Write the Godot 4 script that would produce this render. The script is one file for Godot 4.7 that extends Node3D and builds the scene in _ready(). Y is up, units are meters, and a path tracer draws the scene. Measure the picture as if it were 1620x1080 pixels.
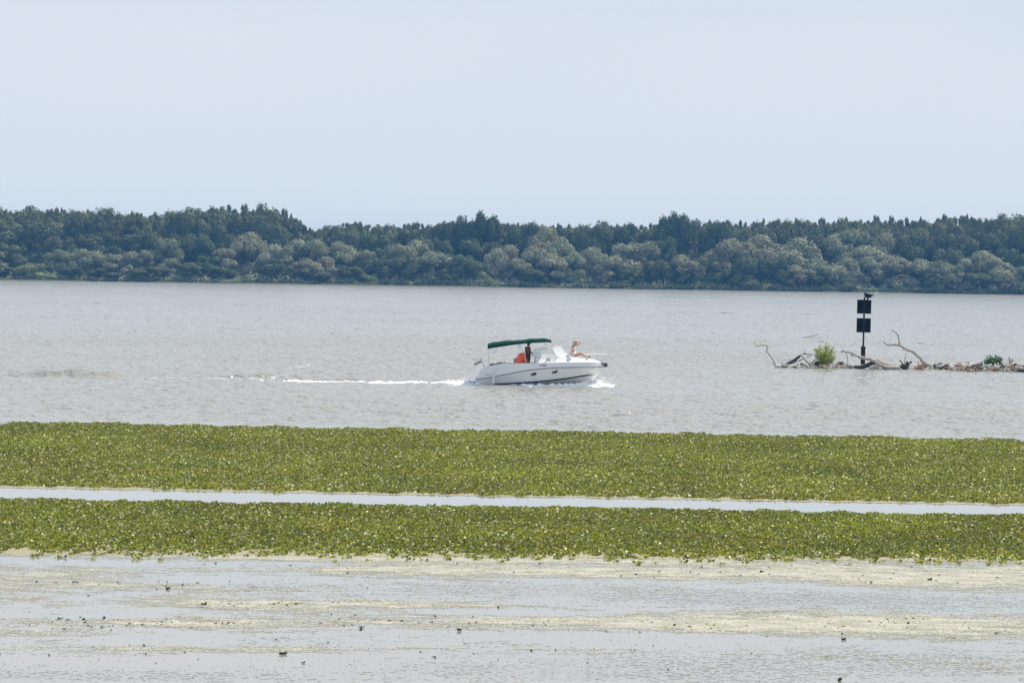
extends Node3D
# A wide river: floating plants in front, a cabin cruiser under way, a driftwood bar with a channel mark, a wooded far bank.

const F := 4860.0          # focal length in photograph pixels (1620 wide)
const CAM_Y := 8.1
var cam: Camera3D
var taken := {}
var nz := FastNoiseLite.new()
var nz2 := FastNoiseLite.new()

# ------------------------------------------------------------------ helpers
func numbered(called: String) -> String:
	if not taken.has(called):
		taken[called] = 0
		return called
	taken[called] += 1
	return "%s_%03d" % [called, taken[called]]

func tag(o: Node, label := "", category := "", group := "", kind := "") -> void:
	if label: o.set_meta("label", label)
	if category: o.set_meta("category", category)
	if group: o.set_meta("group", group)
	if kind: o.set_meta("kind", kind)

func thing(called: String, label: String, category: String, where := Vector3.ZERO, group := "") -> Node3D:
	var o := Node3D.new()
	o.name = numbered(called)
	o.position = where
	tag(o, label, category, group)
	add_child(o, true)
	return o

func part(called: String, m: Mesh, mat: Material, parent: Node) -> MeshInstance3D:
	var o := MeshInstance3D.new()
	o.mesh = m
	o.material_override = mat
	if parent == self:
		o.name = numbered(called)
	else:
		var n := 0
		var nm := called
		while parent.has_node(nm):
			n += 1
			nm = "%s_%03d" % [called, n]
		o.name = nm
	parent.add_child(o, true)
	return o

func copy_of(o: Node3D, label := "") -> Node3D:
	var c: Node3D = o.duplicate()
	var base: String = String(o.name)
	if base.length() > 4 and base[base.length() - 4] == "_" and base.right(3).is_valid_int():
		base = base.left(base.length() - 4)
	c.name = numbered(base)
	add_child(c, true)
	if label: c.set_meta("label", label)
	return c

func at(px: float, py: float, z: float) -> Vector3:   # the point at depth z on the sight line of a photograph pixel
	var d: Vector3 = cam.transform.basis * Vector3((px - 810.0) / F, -(py - 540.0) / F, -1.0)
	return cam.position + d * ((z - cam.position.z) / d.z)

func on_water(px: float, py: float, y := 0.0) -> Vector3:
	var d: Vector3 = cam.transform.basis * Vector3((px - 810.0) / F, -(py - 540.0) / F, -1.0)
	return cam.position + d * ((y - cam.position.y) / d.y)

func mat(c: Color, rough := 0.7, spec := 0.5, metal := 0.0) -> StandardMaterial3D:   # c is linear
	var m := StandardMaterial3D.new()
	m.albedo_color = c.linear_to_srgb()
	m.roughness = rough
	m.metallic_specular = spec
	m.metallic = metal
	m.cull_mode = BaseMaterial3D.CULL_DISABLED
	return m

func leafy(c: Color, back: float, rough := 0.55, spec := 0.4) -> StandardMaterial3D:
	var m := mat(c, rough, spec)
	m.vertex_color_use_as_albedo = true
	m.backlight_enabled = true
	m.backlight = Color(back, back, back * 0.7)
	return m

func arrays(v: PackedVector3Array, n: PackedVector3Array, ix: PackedInt32Array, col := PackedColorArray(), uv := PackedVector2Array()) -> ArrayMesh:
	var a := []
	a.resize(Mesh.ARRAY_MAX)
	a[Mesh.ARRAY_VERTEX] = v
	a[Mesh.ARRAY_NORMAL] = n
	a[Mesh.ARRAY_INDEX] = ix
	if col.size(): a[Mesh.ARRAY_COLOR] = col
	if uv.size(): a[Mesh.ARRAY_TEX_UV] = uv
	var m := ArrayMesh.new()
	m.add_surface_from_arrays(Mesh.PRIMITIVE_TRIANGLES, a)
	return m

func st_new() -> SurfaceTool:
	var st := SurfaceTool.new()
	st.begin(Mesh.PRIMITIVE_TRIANGLES)
	return st

func done(st: SurfaceTool) -> ArrayMesh:
	st.generate_normals()
	return st.commit()

func quad(st: SurfaceTool, a: Vector3, b: Vector3, c: Vector3, d: Vector3) -> void:
	for p in [a, b, c, a, c, d]:
		st.add_vertex(p)

func add_box(st: SurfaceTool, c: Vector3, s: Vector3, b := Basis()) -> void:   # chamfered box
	var h := s * 0.5
	var e: float = minf(minf(h.x, h.y), h.z) * 0.18
	var pts := PackedVector3Array()
	for k in 3:
		for sx in [-1, 1]:
			for sy in [-1, 1]:
				for sz in [-1, 1]:
					var q := Vector3(sx * (h.x - (0.0 if k == 0 else e)), sy * (h.y - (0.0 if k == 1 else e)), sz * (h.z - (0.0 if k == 2 else e)))
					pts.append(c + b * q)
	hull_of(st, pts, c)

func hull_of(st: SurfaceTool, pts: PackedVector3Array, c: Vector3) -> void:
	# faces of a chamfered box: 6 faces, 12 edges, 8 corners, by index
	st.set_smooth_group(-1)
	var at_ := func(k: int, x: int, y: int, z: int) -> Vector3: return pts[k * 8 + x * 4 + y * 2 + z]
	var face := func(poly: Array) -> void:
		var n: Vector3 = (poly[1] - poly[0]).cross(poly[2] - poly[0])
		var mid := Vector3.ZERO
		for p in poly: mid += p
		mid /= poly.size()
		if n.dot(mid - c) > 0.0: poly.reverse()
		for i in range(1, poly.size() - 1):
			st.add_vertex(poly[0]); st.add_vertex(poly[i]); st.add_vertex(poly[i + 1])
	for s in [0, 1]:
		face.call([at_.call(0, s, 0, 0), at_.call(0, s, 0, 1), at_.call(0, s, 1, 1), at_.call(0, s, 1, 0)])
		face.call([at_.call(1, 0, s, 0), at_.call(1, 0, s, 1), at_.call(1, 1, s, 1), at_.call(1, 1, s, 0)])
		face.call([at_.call(2, 0, 0, s), at_.call(2, 0, 1, s), at_.call(2, 1, 1, s), at_.call(2, 1, 0, s)])
		for t in [0, 1]:
			face.call([at_.call(0, s, t, 0), at_.call(0, s, t, 1), at_.call(1, s, t, 1), at_.call(1, s, t, 0)])
			face.call([at_.call(0, s, 0, t), at_.call(0, s, 1, t), at_.call(2, s, 1, t), at_.call(2, s, 0, t)])
			face.call([at_.call(1, 0, s, t), at_.call(1, 1, s, t), at_.call(2, 1, s, t), at_.call(2, 0, s, t)])
			for u in [0, 1]:
				face.call([at_.call(0, s, t, u), at_.call(1, s, t, u), at_.call(2, s, t, u)])

func tube(st: SurfaceTool, pts: Array, r0: float, r1: float, sides := 7, wob := 0.0, rng: RandomNumberGenerator = null) -> void:
	var path := []
	if pts.size() == 2:
		path = [pts[0], pts[1]]
	else:
		for i in pts.size() - 1:
			var p0: Vector3 = pts[maxi(i - 1, 0)]
			var p3: Vector3 = pts[mini(i + 2, pts.size() - 1)]
			for k in 4:
				var q: Vector3 = pts[i].cubic_interpolate(pts[i + 1], p0, p3, k / 4.0)
				if wob > 0.0 and rng: q += Vector3(rng.randf_range(-wob, wob), rng.randf_range(-wob, wob), rng.randf_range(-wob, wob))
				path.append(q)
		path.append(pts[pts.size() - 1])
	var rings := []
	for i in path.size():
		var d: Vector3 = (path[mini(i + 1, path.size() - 1)] - path[maxi(i - 1, 0)]).normalized()
		var u := d.cross(Vector3(0.13, 0.31, 0.94)).normalized()
		var w := d.cross(u)
		var r: float = lerpf(r0, r1, float(i) / (path.size() - 1))
		if wob > 0.0 and rng: r *= rng.randf_range(0.85, 1.15)
		var ring := []
		for k in sides:
			var a := TAU * k / sides
			ring.append(path[i] + (u * cos(a) + w * sin(a)) * r)
		rings.append(ring)
	loft(st, rings, true, true)

func loft(st: SurfaceTool, rings: Array, closed := false, caps := false, smooth := true) -> void:
	st.set_smooth_group(1 if smooth else -1)
	for i in rings.size() - 1:
		var a: Array = rings[i]
		var b: Array = rings[i + 1]
		for k in (a.size() if closed else a.size() - 1):
			var l := (k + 1) % a.size()
			quad(st, a[k], a[l], b[l], b[k])
	if caps:
		st.set_smooth_group(-1)
		for e in 2:
			var ring: Array = rings[0] if e == 0 else rings[rings.size() - 1]
			var c := Vector3.ZERO
			for p in ring: c += p
			c /= ring.size()
			for k in ring.size():
				var l := (k + 1) % ring.size()
				if e == 0:
					st.add_vertex(c); st.add_vertex(ring[l]); st.add_vertex(ring[k])
				else:
					st.add_vertex(c); st.add_vertex(ring[k]); st.add_vertex(ring[l])

func samp(xs: Array, ys: Array, x: float) -> float:
	if x <= xs[0]: return ys[0]
	for i in xs.size() - 1:
		if x <= xs[i + 1]:
			var t: float = (x - xs[i]) / (xs[i + 1] - xs[i])
			var a: float = ys[maxi(i - 1, 0)]
			var d: float = ys[mini(i + 2, ys.size() - 1)]
			var b: float = ys[i]
			var c: float = ys[i + 1]
			var ta: float = xs[maxi(i - 1, 0)] - xs[i]
			var td: float = xs[mini(i + 2, ys.size() - 1)] - xs[i]
			if ta == 0.0: ta = -(xs[i + 1] - xs[i]); a = b - (c - b)
			if td == xs[i + 1] - xs[i]: td = 2.0 * td; d = c + (c - b)
			# monotone-ish: blend of linear and cubic
			return lerpf(lerpf(b, c, t), cubic_interpolate_in_time(b, c, a, d, t, xs[i + 1] - xs[i], ta, td), 0.7)
	return ys[ys.size() - 1]

# A body as a field of tapered capsules joined with a smooth minimum, meshed as surface nets.
func net(st: SurfaceTool, bones: Array, cell: float, k: float, color: Color, inflate := 0.0) -> void:
	var lo := Vector3(1e9, 1e9, 1e9)
	var hi := -lo
	for b in bones:
		var r: float = maxf(b[2], b[3]) + inflate + cell * 2.0
		for p in [b[0], b[1]]:
			lo = lo.min(p - Vector3(r, r, r))
			hi = hi.max(p + Vector3(r, r, r))
	var nx := int((hi.x - lo.x) / cell) + 2
	var ny := int((hi.y - lo.y) / cell) + 2
	var nzz := int((hi.z - lo.z) / cell) + 2
	var f := PackedFloat32Array()
	f.resize(nx * ny * nzz)
	f.fill(1.0)
	for b in bones:
		var a: Vector3 = b[0]
		var c: Vector3 = b[1]
		var ra: float = b[2] + inflate
		var rb: float = b[3] + inflate
		var r := maxf(ra, rb) + k + cell * 2.0
		var l2: Vector3 = (a.min(c) - Vector3(r, r, r) - lo) / cell
		var h2: Vector3 = (a.max(c) + Vector3(r, r, r) - lo) / cell
		var ac := c - a
		var inv := 1.0 / maxf(ac.length_squared(), 1e-9)
		for z in range(maxi(int(l2.z), 0), mini(int(h2.z) + 2, nzz)):
			for y in range(maxi(int(l2.y), 0), mini(int(h2.y) + 2, ny)):
				var row := (z * ny + y) * nx
				for x in range(maxi(int(l2.x), 0), mini(int(h2.x) + 2, nx)):
					var p := lo + Vector3(x, y, z) * cell - a
					var t := clampf(p.dot(ac) * inv, 0.0, 1.0)
					var d := (p - ac * t).length() - lerpf(ra, rb, t)
					var o := f[row + x]
					var h := maxf(k - absf(d - o), 0.0) / k
					f[row + x] = minf(d, o) - h * h * k * 0.25
	var id := PackedInt32Array()
	id.resize(nx * ny * nzz)
	id.fill(-1)
	var v := PackedVector3Array()
	var step := [1, nx, nx * ny]
	for z in nzz - 1:
		for y in ny - 1:
			for x in nx - 1:
				var i := (z * ny + y) * nx + x
				var s := 0
				for c in 8:
					if f[i + (c & 1) + ((c >> 1) & 1) * nx + (c >> 2) * nx * ny] < 0.0: s += 1
				if s == 0 or s == 8: continue
				var sum := Vector3.ZERO
				var n := 0
				for c in 8:
					for ax in 3:
						if c & (1 << ax): continue
						var e := c | (1 << ax)
						var p := Vector3(c & 1, (c >> 1) & 1, c >> 2)
						var q := Vector3(e & 1, (e >> 1) & 1, e >> 2)
						var fa := f[i + int(p.x) + int(p.y) * nx + int(p.z) * nx * ny]
						var fb := f[i + int(q.x) + int(q.y) * nx + int(q.z) * nx * ny]
						if (fa < 0.0) != (fb < 0.0):
							sum += p.lerp(q, fa / (fa - fb))
							n += 1
				id[i] = v.size()
				v.append(lo + (Vector3(x, y, z) + sum / n) * cell)
	st.set_smooth_group(1)
	st.set_color(color)
	for z in range(1, nzz - 1):
		for y in range(1, ny - 1):
			for x in range(1, nx - 1):
				var i := (z * ny + y) * nx + x
				for ax in 3:
					var j: int = i + step[ax]
					if (f[i] < 0.0) == (f[j] < 0.0): continue
					var u: int = step[(ax + 1) % 3]
					var w: int = step[(ax + 2) % 3]
					var q := [id[i], id[i - u], id[i - u - w], id[i - w]]
					if q.min() < 0: continue
					if f[i] < 0.0: q.reverse()
					for t in [0, 2, 1, 0, 3, 2]:
						st.add_vertex(v[q[t]])

# ------------------------------------------------------------------ the scene
func _ready() -> void:
	nz.seed = 11; nz.noise_type = FastNoiseLite.TYPE_SIMPLEX_SMOOTH; nz.frequency = 1.0; nz.fractal_type = FastNoiseLite.FRACTAL_NONE
	nz2.seed = 5; nz2.noise_type = FastNoiseLite.TYPE_SIMPLEX_SMOOTH; nz2.frequency = 1.0; nz2.fractal_octaves = 4
	cam = Camera3D.new()
	cam.name = "camera"
	cam.fov = rad_to_deg(2.0 * atan(540.0 / F))
	cam.near = 1.0
	cam.far = 9000.0
	cam.position = Vector3(0, CAM_Y, 0)
	cam.rotation_degrees = Vector3(-1.485, 0, 0.9)
	add_child(cam)
	cam.current = true
	make_sky()
	var sun := DirectionalLight3D.new()
	sun.name = "sun"
	sun.light_color = Color(1.0, 0.96, 0.88)
	sun.light_energy = 1.6
	sun.light_angular_distance = 0.5
	sun.shadow_enabled = true
	add_child(sun)
	sun.look_at_from_position(Vector3(0.48, 0.80, -0.36) * 100.0, Vector3.ZERO)

	make_water()
	make_bank()
	make_trees()
	make_island()
	make_boat()
	make_wake()
	make_plants()
	make_film()
	make_small()

func make_sky() -> void:
	var w := 1024
	var h := 512
	var data := PackedFloat32Array()
	data.resize(w * h * 3)
	var c0 := Vector3(0.602, 0.668, 0.716)
	var c1 := Vector3(0.33, 0.44, 0.62)
	for y in h:
		var el := (0.5 - (y + 0.5) / h) * PI
		for x in w:
			var o := (y * w + x) * 3
			var c := Vector3(0.40, 0.42, 0.38)
			if el > -0.01:
				var s := maxf(sin(el), 0.0)
				c = c0.lerp(c1, pow(s, 0.85))
				var az := TAU * x / w
				var p := Vector3(cos(az) * cos(el) * 7.0, sin(el) * 40.0, sin(az) * cos(el) * 7.0)
				var n := clampf(nz2.get_noise_3dv(p * 0.38) * 0.8 + 0.42, 0.0, 1.0)
				c += Vector3(0.055, 0.036, 0.026) * exp(-s / 0.035)
				c += Vector3(0.15, 0.055, 0.062) * n * n * smoothstep(0.035, 0.085, s) * (1.0 - 0.5 * s)
			data[o] = c.x; data[o + 1] = c.y; data[o + 2] = c.z
	var im := Image.create_from_data(w, h, false, Image.FORMAT_RGBF, data.to_byte_array())
	var pm := PanoramaSkyMaterial.new()
	pm.panorama = ImageTexture.create_from_image(im)
	var sky := Sky.new()
	sky.sky_material = pm
	var env := Environment.new()
	env.background_mode = Environment.BG_SKY
	env.sky = sky
	env.tonemap_mode = Environment.TONE_MAPPER_LINEAR
	env.tonemap_exposure = 1.2
	env.sdfgi_enabled = true
	env.ssao_enabled = true
	env.ssil_enabled = true
	env.fog_enabled = true
	env.fog_density = 0.00018
	env.fog_light_color = Color(0.16, 0.48, 1.0).linear_to_srgb()
	var we := WorldEnvironment.new()
	we.name = "world"
	we.environment = env
	add_child(we)

# ------------------------------------------------------------------ water
func wave(x: float, z: float) -> float:
	var near := smoothstep(0.0, 5.0, edge_z(668, 696, x) - z) if z > -170.0 else 1.0
	var gust := 0.75 + 0.35 * nz.get_noise_2d(x * 0.012 + 40.0, z * 0.02)
	var h := 0.085 * nz.get_noise_2d(x * 0.20, z * 0.30) + 0.05 * nz.get_noise_2d(x * 0.52 + 70.0, z * 0.66)
	if z > -530.0:
		h += 0.13 * (0.55 - absf(nz.get_noise_2d(x * 0.62 + 11.0, z * 0.85 + 31.0)) * 1.4) + 0.065 * (0.5 - absf(nz.get_noise_2d(x * 1.4, z * 1.7 + 5.0)) * 1.4)
	h *= near * gust
	# the old wake: long low ridges behind the boat
	if z < -195.0 and z > -215.0 and x < -4.0:
		var e := (z + 204.0 + 0.6 * nz.get_noise_2d(x * 0.05, 3.0)) / 0.75
		h += 0.50 * exp(-e * e) * clampf(0.45 + 1.1 * nz.get_noise_2d(x * 0.09, 9.0), 0.0, 1.0) * smoothstep(-4.0, -14.0, x)
	return h

func wave_grid(z0: float, z1: float, half: float, dx: float, dz: float) -> ArrayMesh:
	var nx := int(2.0 * half / dx) + 1
	var ny := int((z0 - z1) / dz) + 1
	var v := PackedVector3Array(); v.resize(nx * ny)
	var n := PackedVector3Array(); n.resize(nx * ny)
	var uv := PackedVector2Array(); uv.resize(nx * ny)
	var ix := PackedInt32Array(); ix.resize((nx - 1) * (ny - 1) * 6)
	for j in ny:
		for i in nx:
			var x := -half + i * dx
			var z := z0 - j * dz
			v[j * nx + i] = Vector3(x, wave(x, z), z)
			uv[j * nx + i] = Vector2(x, z) / 19.0
	for j in ny:
		for i in nx:
			var l := v[j * nx + maxi(i - 1, 0)]
			var r := v[j * nx + mini(i + 1, nx - 1)]
			var f := v[maxi(j - 1, 0) * nx + i]
			var b := v[mini(j + 1, ny - 1) * nx + i]
			n[j * nx + i] = (f - b).cross(r - l).normalized()
	var o := 0
	for j in ny - 1:
		for i in nx - 1:
			var a := j * nx + i     # z nearer the camera at j, farther at j + 1
			for q in [a, a + nx, a + nx + 1, a, a + nx + 1, a + 1]:
				ix[o] = q
				o += 1
	return arrays(v, n, ix, PackedColorArray(), uv)

func ripple_texture(size: int, seed_: int, f0: float) -> ImageTexture:
	var n := FastNoiseLite.new()
	n.seed = seed_
	n.noise_type = FastNoiseLite.TYPE_SIMPLEX_SMOOTH
	n.frequency = f0
	n.fractal_octaves = 3
	n.fractal_gain = 0.55
	var im := n.get_seamless_image(size, size)
	return ImageTexture.create_from_image(im)

func water_mat() -> StandardMaterial3D:
	var m := mat(Color(0.280, 0.274, 0.246), 0.06, 0.45)
	return m

func make_water() -> void:
	var m := water_mat()
	m.heightmap_enabled = true
	m.heightmap_texture = ripple_texture(1024, 3, 0.016)
	m.heightmap_scale = 19.0
	var near := part("river_water", wave_grid(-141.0, -330.0, 62.0, 0.32, 0.25), m, self)
	tag(near, "grey choppy open river water beyond the plant beds", "", "", "structure")
	var open := part("river_water", wave_grid(-330.0, -520.0, 98.0, 0.6, 0.5), m, self)
	tag(open, "grey choppy open river water behind the driftwood bar", "", "", "structure")
	var far_m: StandardMaterial3D = m.duplicate()
	far_m.roughness = 0.16
	far_m.heightmap_scale = 16.0
	var mid := part("river_water", wave_grid(-520.0, -1000.0, 205.0, 1.5, 1.5), far_m, self)
	tag(mid, "grey open river water before the far bank", "", "", "structure")
	# calm water between the plants and in front of them: one sheet with wind-ruffled patches of relief
	make_calm()
	# the river beyond the frame
	var st := st_new()
	quad(st, Vector3(-4000, -0.35, 300), Vector3(-4000, -0.35, -975), Vector3(4000, -0.35, -975), Vector3(4000, -0.35, 300))
	var wide := part("river_water", done(st), water_mat(), self)
	tag(wide, "smooth river water reaching beyond the view", "", "", "structure")

func blob(b: Array, x: float, z: float) -> float:
	var dx: float = (x - b[0]) / b[2]
	var dz: float = (z - b[1]) / b[3]
	return b[4] * exp(-(dx * dx + dz * dz))

func blobs(list: Array) -> Array:
	var out := []
	for f in list:
		var c := on_water(f[0], f[1])
		var s: float = F / -c.z
		var top := on_water(f[0], f[1] - f[3])
		var low := on_water(f[0], f[1] + f[3])
		out.append([c.x, c.z, f[2] / s, (low.z - top.z) * 0.5, f[4]])
	return out

func make_calm() -> void:
	var x0 := -21.0
	var wx := 42.0
	var z0 := -93.0
	var wz := 41.0
	var w := 1600
	var h := 1024
	var ruffled := blobs([[850, 934, 420, 16, 1.0], [1370, 951, 330, 13, 1.0], [480, 1014, 150, 11, 0.7], [130, 1068, 420, 13, 1.0], [950, 1062, 430, 26, 1.0], [1400, 1045, 350, 28, 0.9], [430, 930, 90, 6, 0.6], [100, 972, 120, 8, 0.4]])
	var data := PackedFloat32Array()
	data.resize(w * h)
	for y in h:
		var z := z0 + wz * (y + 0.5) / h
		var near := []
		for b in ruffled:
			if absf(z - b[1]) < b[3] * 2.2: near.append(b)
		for x in w:
			var px := x0 + wx * (x + 0.5) / w
			var a := 0.03 * maxf(0.0, nz2.get_noise_2d(px * 0.13, z * 0.35))
			for b in near: a += blob(b, px, z)
			a = clampf(a * (1.0 + 0.9 * nz2.get_noise_2d(px * 0.6, z * 0.9)), 0.0, 1.0)
			data[y * w + x] = 0.5 + 0.5 * a * (0.5 * nz.get_noise_2d(px * 3.1 + z * 0.8, z * 3.3) + 0.5 * nz.get_noise_2d(px * 7.0 + 9.0, z * 6.0 - px * 1.5))
	var m := water_mat()
	m.roughness = 0.03
	var ch: StandardMaterial3D = m.duplicate()
	m.heightmap_enabled = true
	m.heightmap_texture = ImageTexture.create_from_image(Image.create_from_data(w, h, false, Image.FORMAT_RF, data.to_byte_array()))
	m.heightmap_scale = 2.8
	ch.heightmap_enabled = true
	ch.heightmap_texture = ripple_texture(512, 23, 0.012)
	ch.heightmap_scale = 0.7
	var up := Vector3.UP
	for k in 2:
		var za: float = z0 if k == 0 else -141.0
		var zb: float = z0 + wz if k == 0 else z0
		var xa: float = -21.0 if k == 0 else -30.0
		var v := PackedVector3Array([Vector3(xa, 0, za), Vector3(-xa, 0, za), Vector3(-xa, 0, zb), Vector3(xa, 0, zb)])
		var uv := PackedVector2Array([Vector2(0, 0), Vector2(1, 0), Vector2(1, 1), Vector2(0, 1)])
		if k == 1: uv = PackedVector2Array([Vector2(0, 0), Vector2(8, 0), Vector2(8, 6), Vector2(0, 6)])
		var o := part("calm_water", arrays(v, PackedVector3Array([up, up, up, up]), PackedInt32Array([0, 1, 2, 0, 2, 3]), PackedColorArray(), uv), m if k == 0 else ch, self)
		tag(o, "calm near river water with ruffled patches in front of the plant beds" if k == 0 else "calm open channel water between the two plant beds", "", "", "structure")

# ------------------------------------------------------------------ far bank and trees
func bank_z(x: float) -> float:
	return -972.0 - x * 0.16

func make_bank() -> void:
	var st := st_new()
	var rng := RandomNumberGenerator.new()
	rng.seed = 4
	var rows := []
	for k in 5:
		rows.append([])
	for i in 241:
		var x := -900.0 + i * 7.5
		var e := bank_z(clampf(x, -230.0, 230.0)) + nz.get_noise_1d(x * 0.03) * 3.0
		rows[0].append(Vector3(x, -0.4, e + 1.5))
		rows[1].append(Vector3(x, 0.25 + 0.15 * nz.get_noise_1d(x * 0.1), e))
		rows[2].append(Vector3(x, 0.9 + 0.3 * nz.get_noise_1d(x * 0.07 + 5.0), e - 6.0))
		rows[3].append(Vector3(x, 1.2, e - 60.0))
		rows[4].append(Vector3(x * 4.0, 1.2, -2600.0))
	loft(st, rows)
	var o := part("far_bank_ground", done(st), mat(Color(0.06, 0.07, 0.03), 0.95, 0.2), self)
	tag(o, "low grassy bank on the far side of the river", "", "", "structure")

func add_leaf(v: PackedVector3Array, n: PackedVector3Array, ix: PackedInt32Array, col: PackedColorArray, p: Vector3, nn: Vector3, t: Vector3, s: float, c: Color) -> void:
	var b := nn.cross(t).normalized() * s * 0.55
	var u := t * s
	var i := v.size()
	v.append(p - u); v.append(p + b); v.append(p + u); v.append(p - b)
	for k in 4:
		n.append(nn)
		col.append(c)
	for q in [0, 1, 2, 0, 2, 3]:
		ix.append(i + q)

func crown_mesh(kind: String, seed_: int) -> ArrayMesh:   # unit: 10 m tall, 10 m wide
	var rng := RandomNumberGenerator.new()
	rng.seed = seed_
	var puffs := []
	match kind:
		"willow":
			for i in 24:
				var hf := rng.randf_range(0.10, 0.90)
				var env := 5.0 * (sqrt(maxf(0.0, 1.0 - pow((hf - 0.35) / 0.62, 2.0))) if hf > 0.35 else 0.88 + 0.12 * hf / 0.35)
				var az := rng.randf() * TAU
				var q := env * rng.randf_range(0.45, 0.80)
				var r := rng.randf_range(1.15, 2.0) * (1.12 - 0.35 * hf)
				puffs.append([Vector3(cos(az) * q, hf * 10.0 - r * 0.35, sin(az) * q), Vector3(r, r * rng.randf_range(0.8, 1.05), r), 260])
			puffs.append([Vector3(rng.randf_range(-1, 1), 7.8, rng.randf_range(-1, 1)), Vector3(2.1, 1.9, 2.1), 300])
		"round":
			for i in 22:
				var d := Vector3(rng.randf_range(-1, 1), rng.randf_range(-0.75, 1), rng.randf_range(-1, 1)).normalized()
				var r := rng.randf_range(1.0, 1.6)
				puffs.append([Vector3(0, 5.3, 0) + d * Vector3(3.5, 3.5, 3.5) * rng.randf_range(0.75, 1.03), Vector3(r, r * 1.1, r), 270])
		"poplar":
			for i in 26:
				var hf := rng.randf_range(0.12, 0.86)
				var env := 5.0 * sqrt(clampf((1.0 - hf) / 0.35, 0.0, 1.0)) * clampf(0.7 + hf, 0.0, 1.0)
				var az := rng.randf() * TAU
				var q := env * rng.randf_range(0.35, 0.85)
				var r := rng.randf_range(1.0, 1.6)
				puffs.append([Vector3(cos(az) * q, hf * 10.0 - 0.4, sin(az) * q), Vector3(r, rng.randf_range(0.6, 0.95), r), 190])
			for i in 22:
				var az := rng.randf() * TAU
				var q := 4.6 * sqrt(rng.randf())
				puffs.append([Vector3(cos(az) * q, 9.35 - 0.085 * q * q + rng.randf_range(-0.35, 0.2), sin(az) * q), Vector3(rng.randf_range(0.35, 0.6), rng.randf_range(0.35, 0.65), 0.5), 46])
		"shrub":
			for i in 13:
				var az := rng.randf() * TAU
				var q := rng.randf_range(0.5, 3.6)
				var r := rng.randf_range(1.3, 2.2)
				puffs.append([Vector3(cos(az) * q, rng.randf_range(1.5, 8.8 - q * 1.1), sin(az) * q), Vector3(r, r * 1.3, r), 280])
	var v := PackedVector3Array()
	var n := PackedVector3Array()
	var ix := PackedInt32Array()
	var col := PackedColorArray()
	for p in puffs:
		var tone := rng.randf_range(0.82, 1.18)
		for i in int(p[2] * 1.5):
			var d := Vector3(rng.randfn(), rng.randfn(), rng.randfn()).normalized()
			if d.y < -0.1 and rng.randf() < 0.6: d.y = -d.y
			var pos: Vector3 = p[0] + d * p[1] * (0.62 + 0.5 * pow(rng.randf(), 0.7)) * (1.0 + 0.25 * nz.get_noise_3dv(d * 1.7 + p[0]))
			if pos.y < 0.15: pos.y = rng.randf_range(0.1, 0.8)
			var nn := (d + Vector3(rng.randfn(), rng.randfn(), rng.randfn()) * 0.30).normalized()
			var t := nn.cross(Vector3(rng.randf_range(-1, 1), rng.randf_range(-1, 1), rng.randf_range(-1, 1))).normalized()
			if kind == "poplar" and i % 3 == 0: t = (t + Vector3(0, 0.8, 0)).normalized(); nn = (nn - t * nn.dot(t)).normalized()
			var g := tone * rng.randf_range(0.84, 1.16) / 1.5
			add_leaf(v, n, ix, col, pos, nn, t, rng.randf_range(0.16, 0.31), Color(g, g * rng.randf_range(0.95, 1.05), g * rng.randf_range(0.85, 1.1)))
	return arrays(v, n, ix, col)

func trunk_mesh(kind: String, seed_: int) -> ArrayMesh:
	var rng := RandomNumberGenerator.new()
	rng.seed = seed_
	var st := st_new()
	var top := 8.8 if kind == "poplar" else 6.5
	tube(st, [Vector3(0, -0.3, 0), Vector3(0.1, top * 0.4, 0.05), Vector3(-0.1, top, 0)], 0.42, 0.08, 7)
	for i in 7:
		var h := rng.randf_range(0.25, 0.85) * top
		var a := rng.randf() * TAU
		var l := rng.randf_range(1.6, 3.2) * (0.6 if kind == "poplar" else 1.0)
		tube(st, [Vector3(0, h, 0), Vector3(cos(a) * l * 0.5, h + l * 0.35, sin(a) * l * 0.5), Vector3(cos(a) * l, h + l * 0.8, sin(a) * l)], 0.16, 0.03, 5)
	return done(st)

func zone(px: float) -> String:
	for z in [[110, "by the left edge of the view"], [245, "near the left edge"], [345, "under the tall left block"], [475, "under the tall block's end"], [600, "right of the tall block"],
			[735, "left of the canopy"], [860, "above the boat's canopy"], [965, "above the boat's bow"], [1090, "right of the boat"], [1210, "left of the driftwood"],
			[1330, "behind the leafy island bush"], [1400, "behind the channel mark"], [1500, "just right of the channel mark"], [2000, "by the right edge of the view"]]:
		if px < z[0]: return z[1]
	return ""

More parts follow.
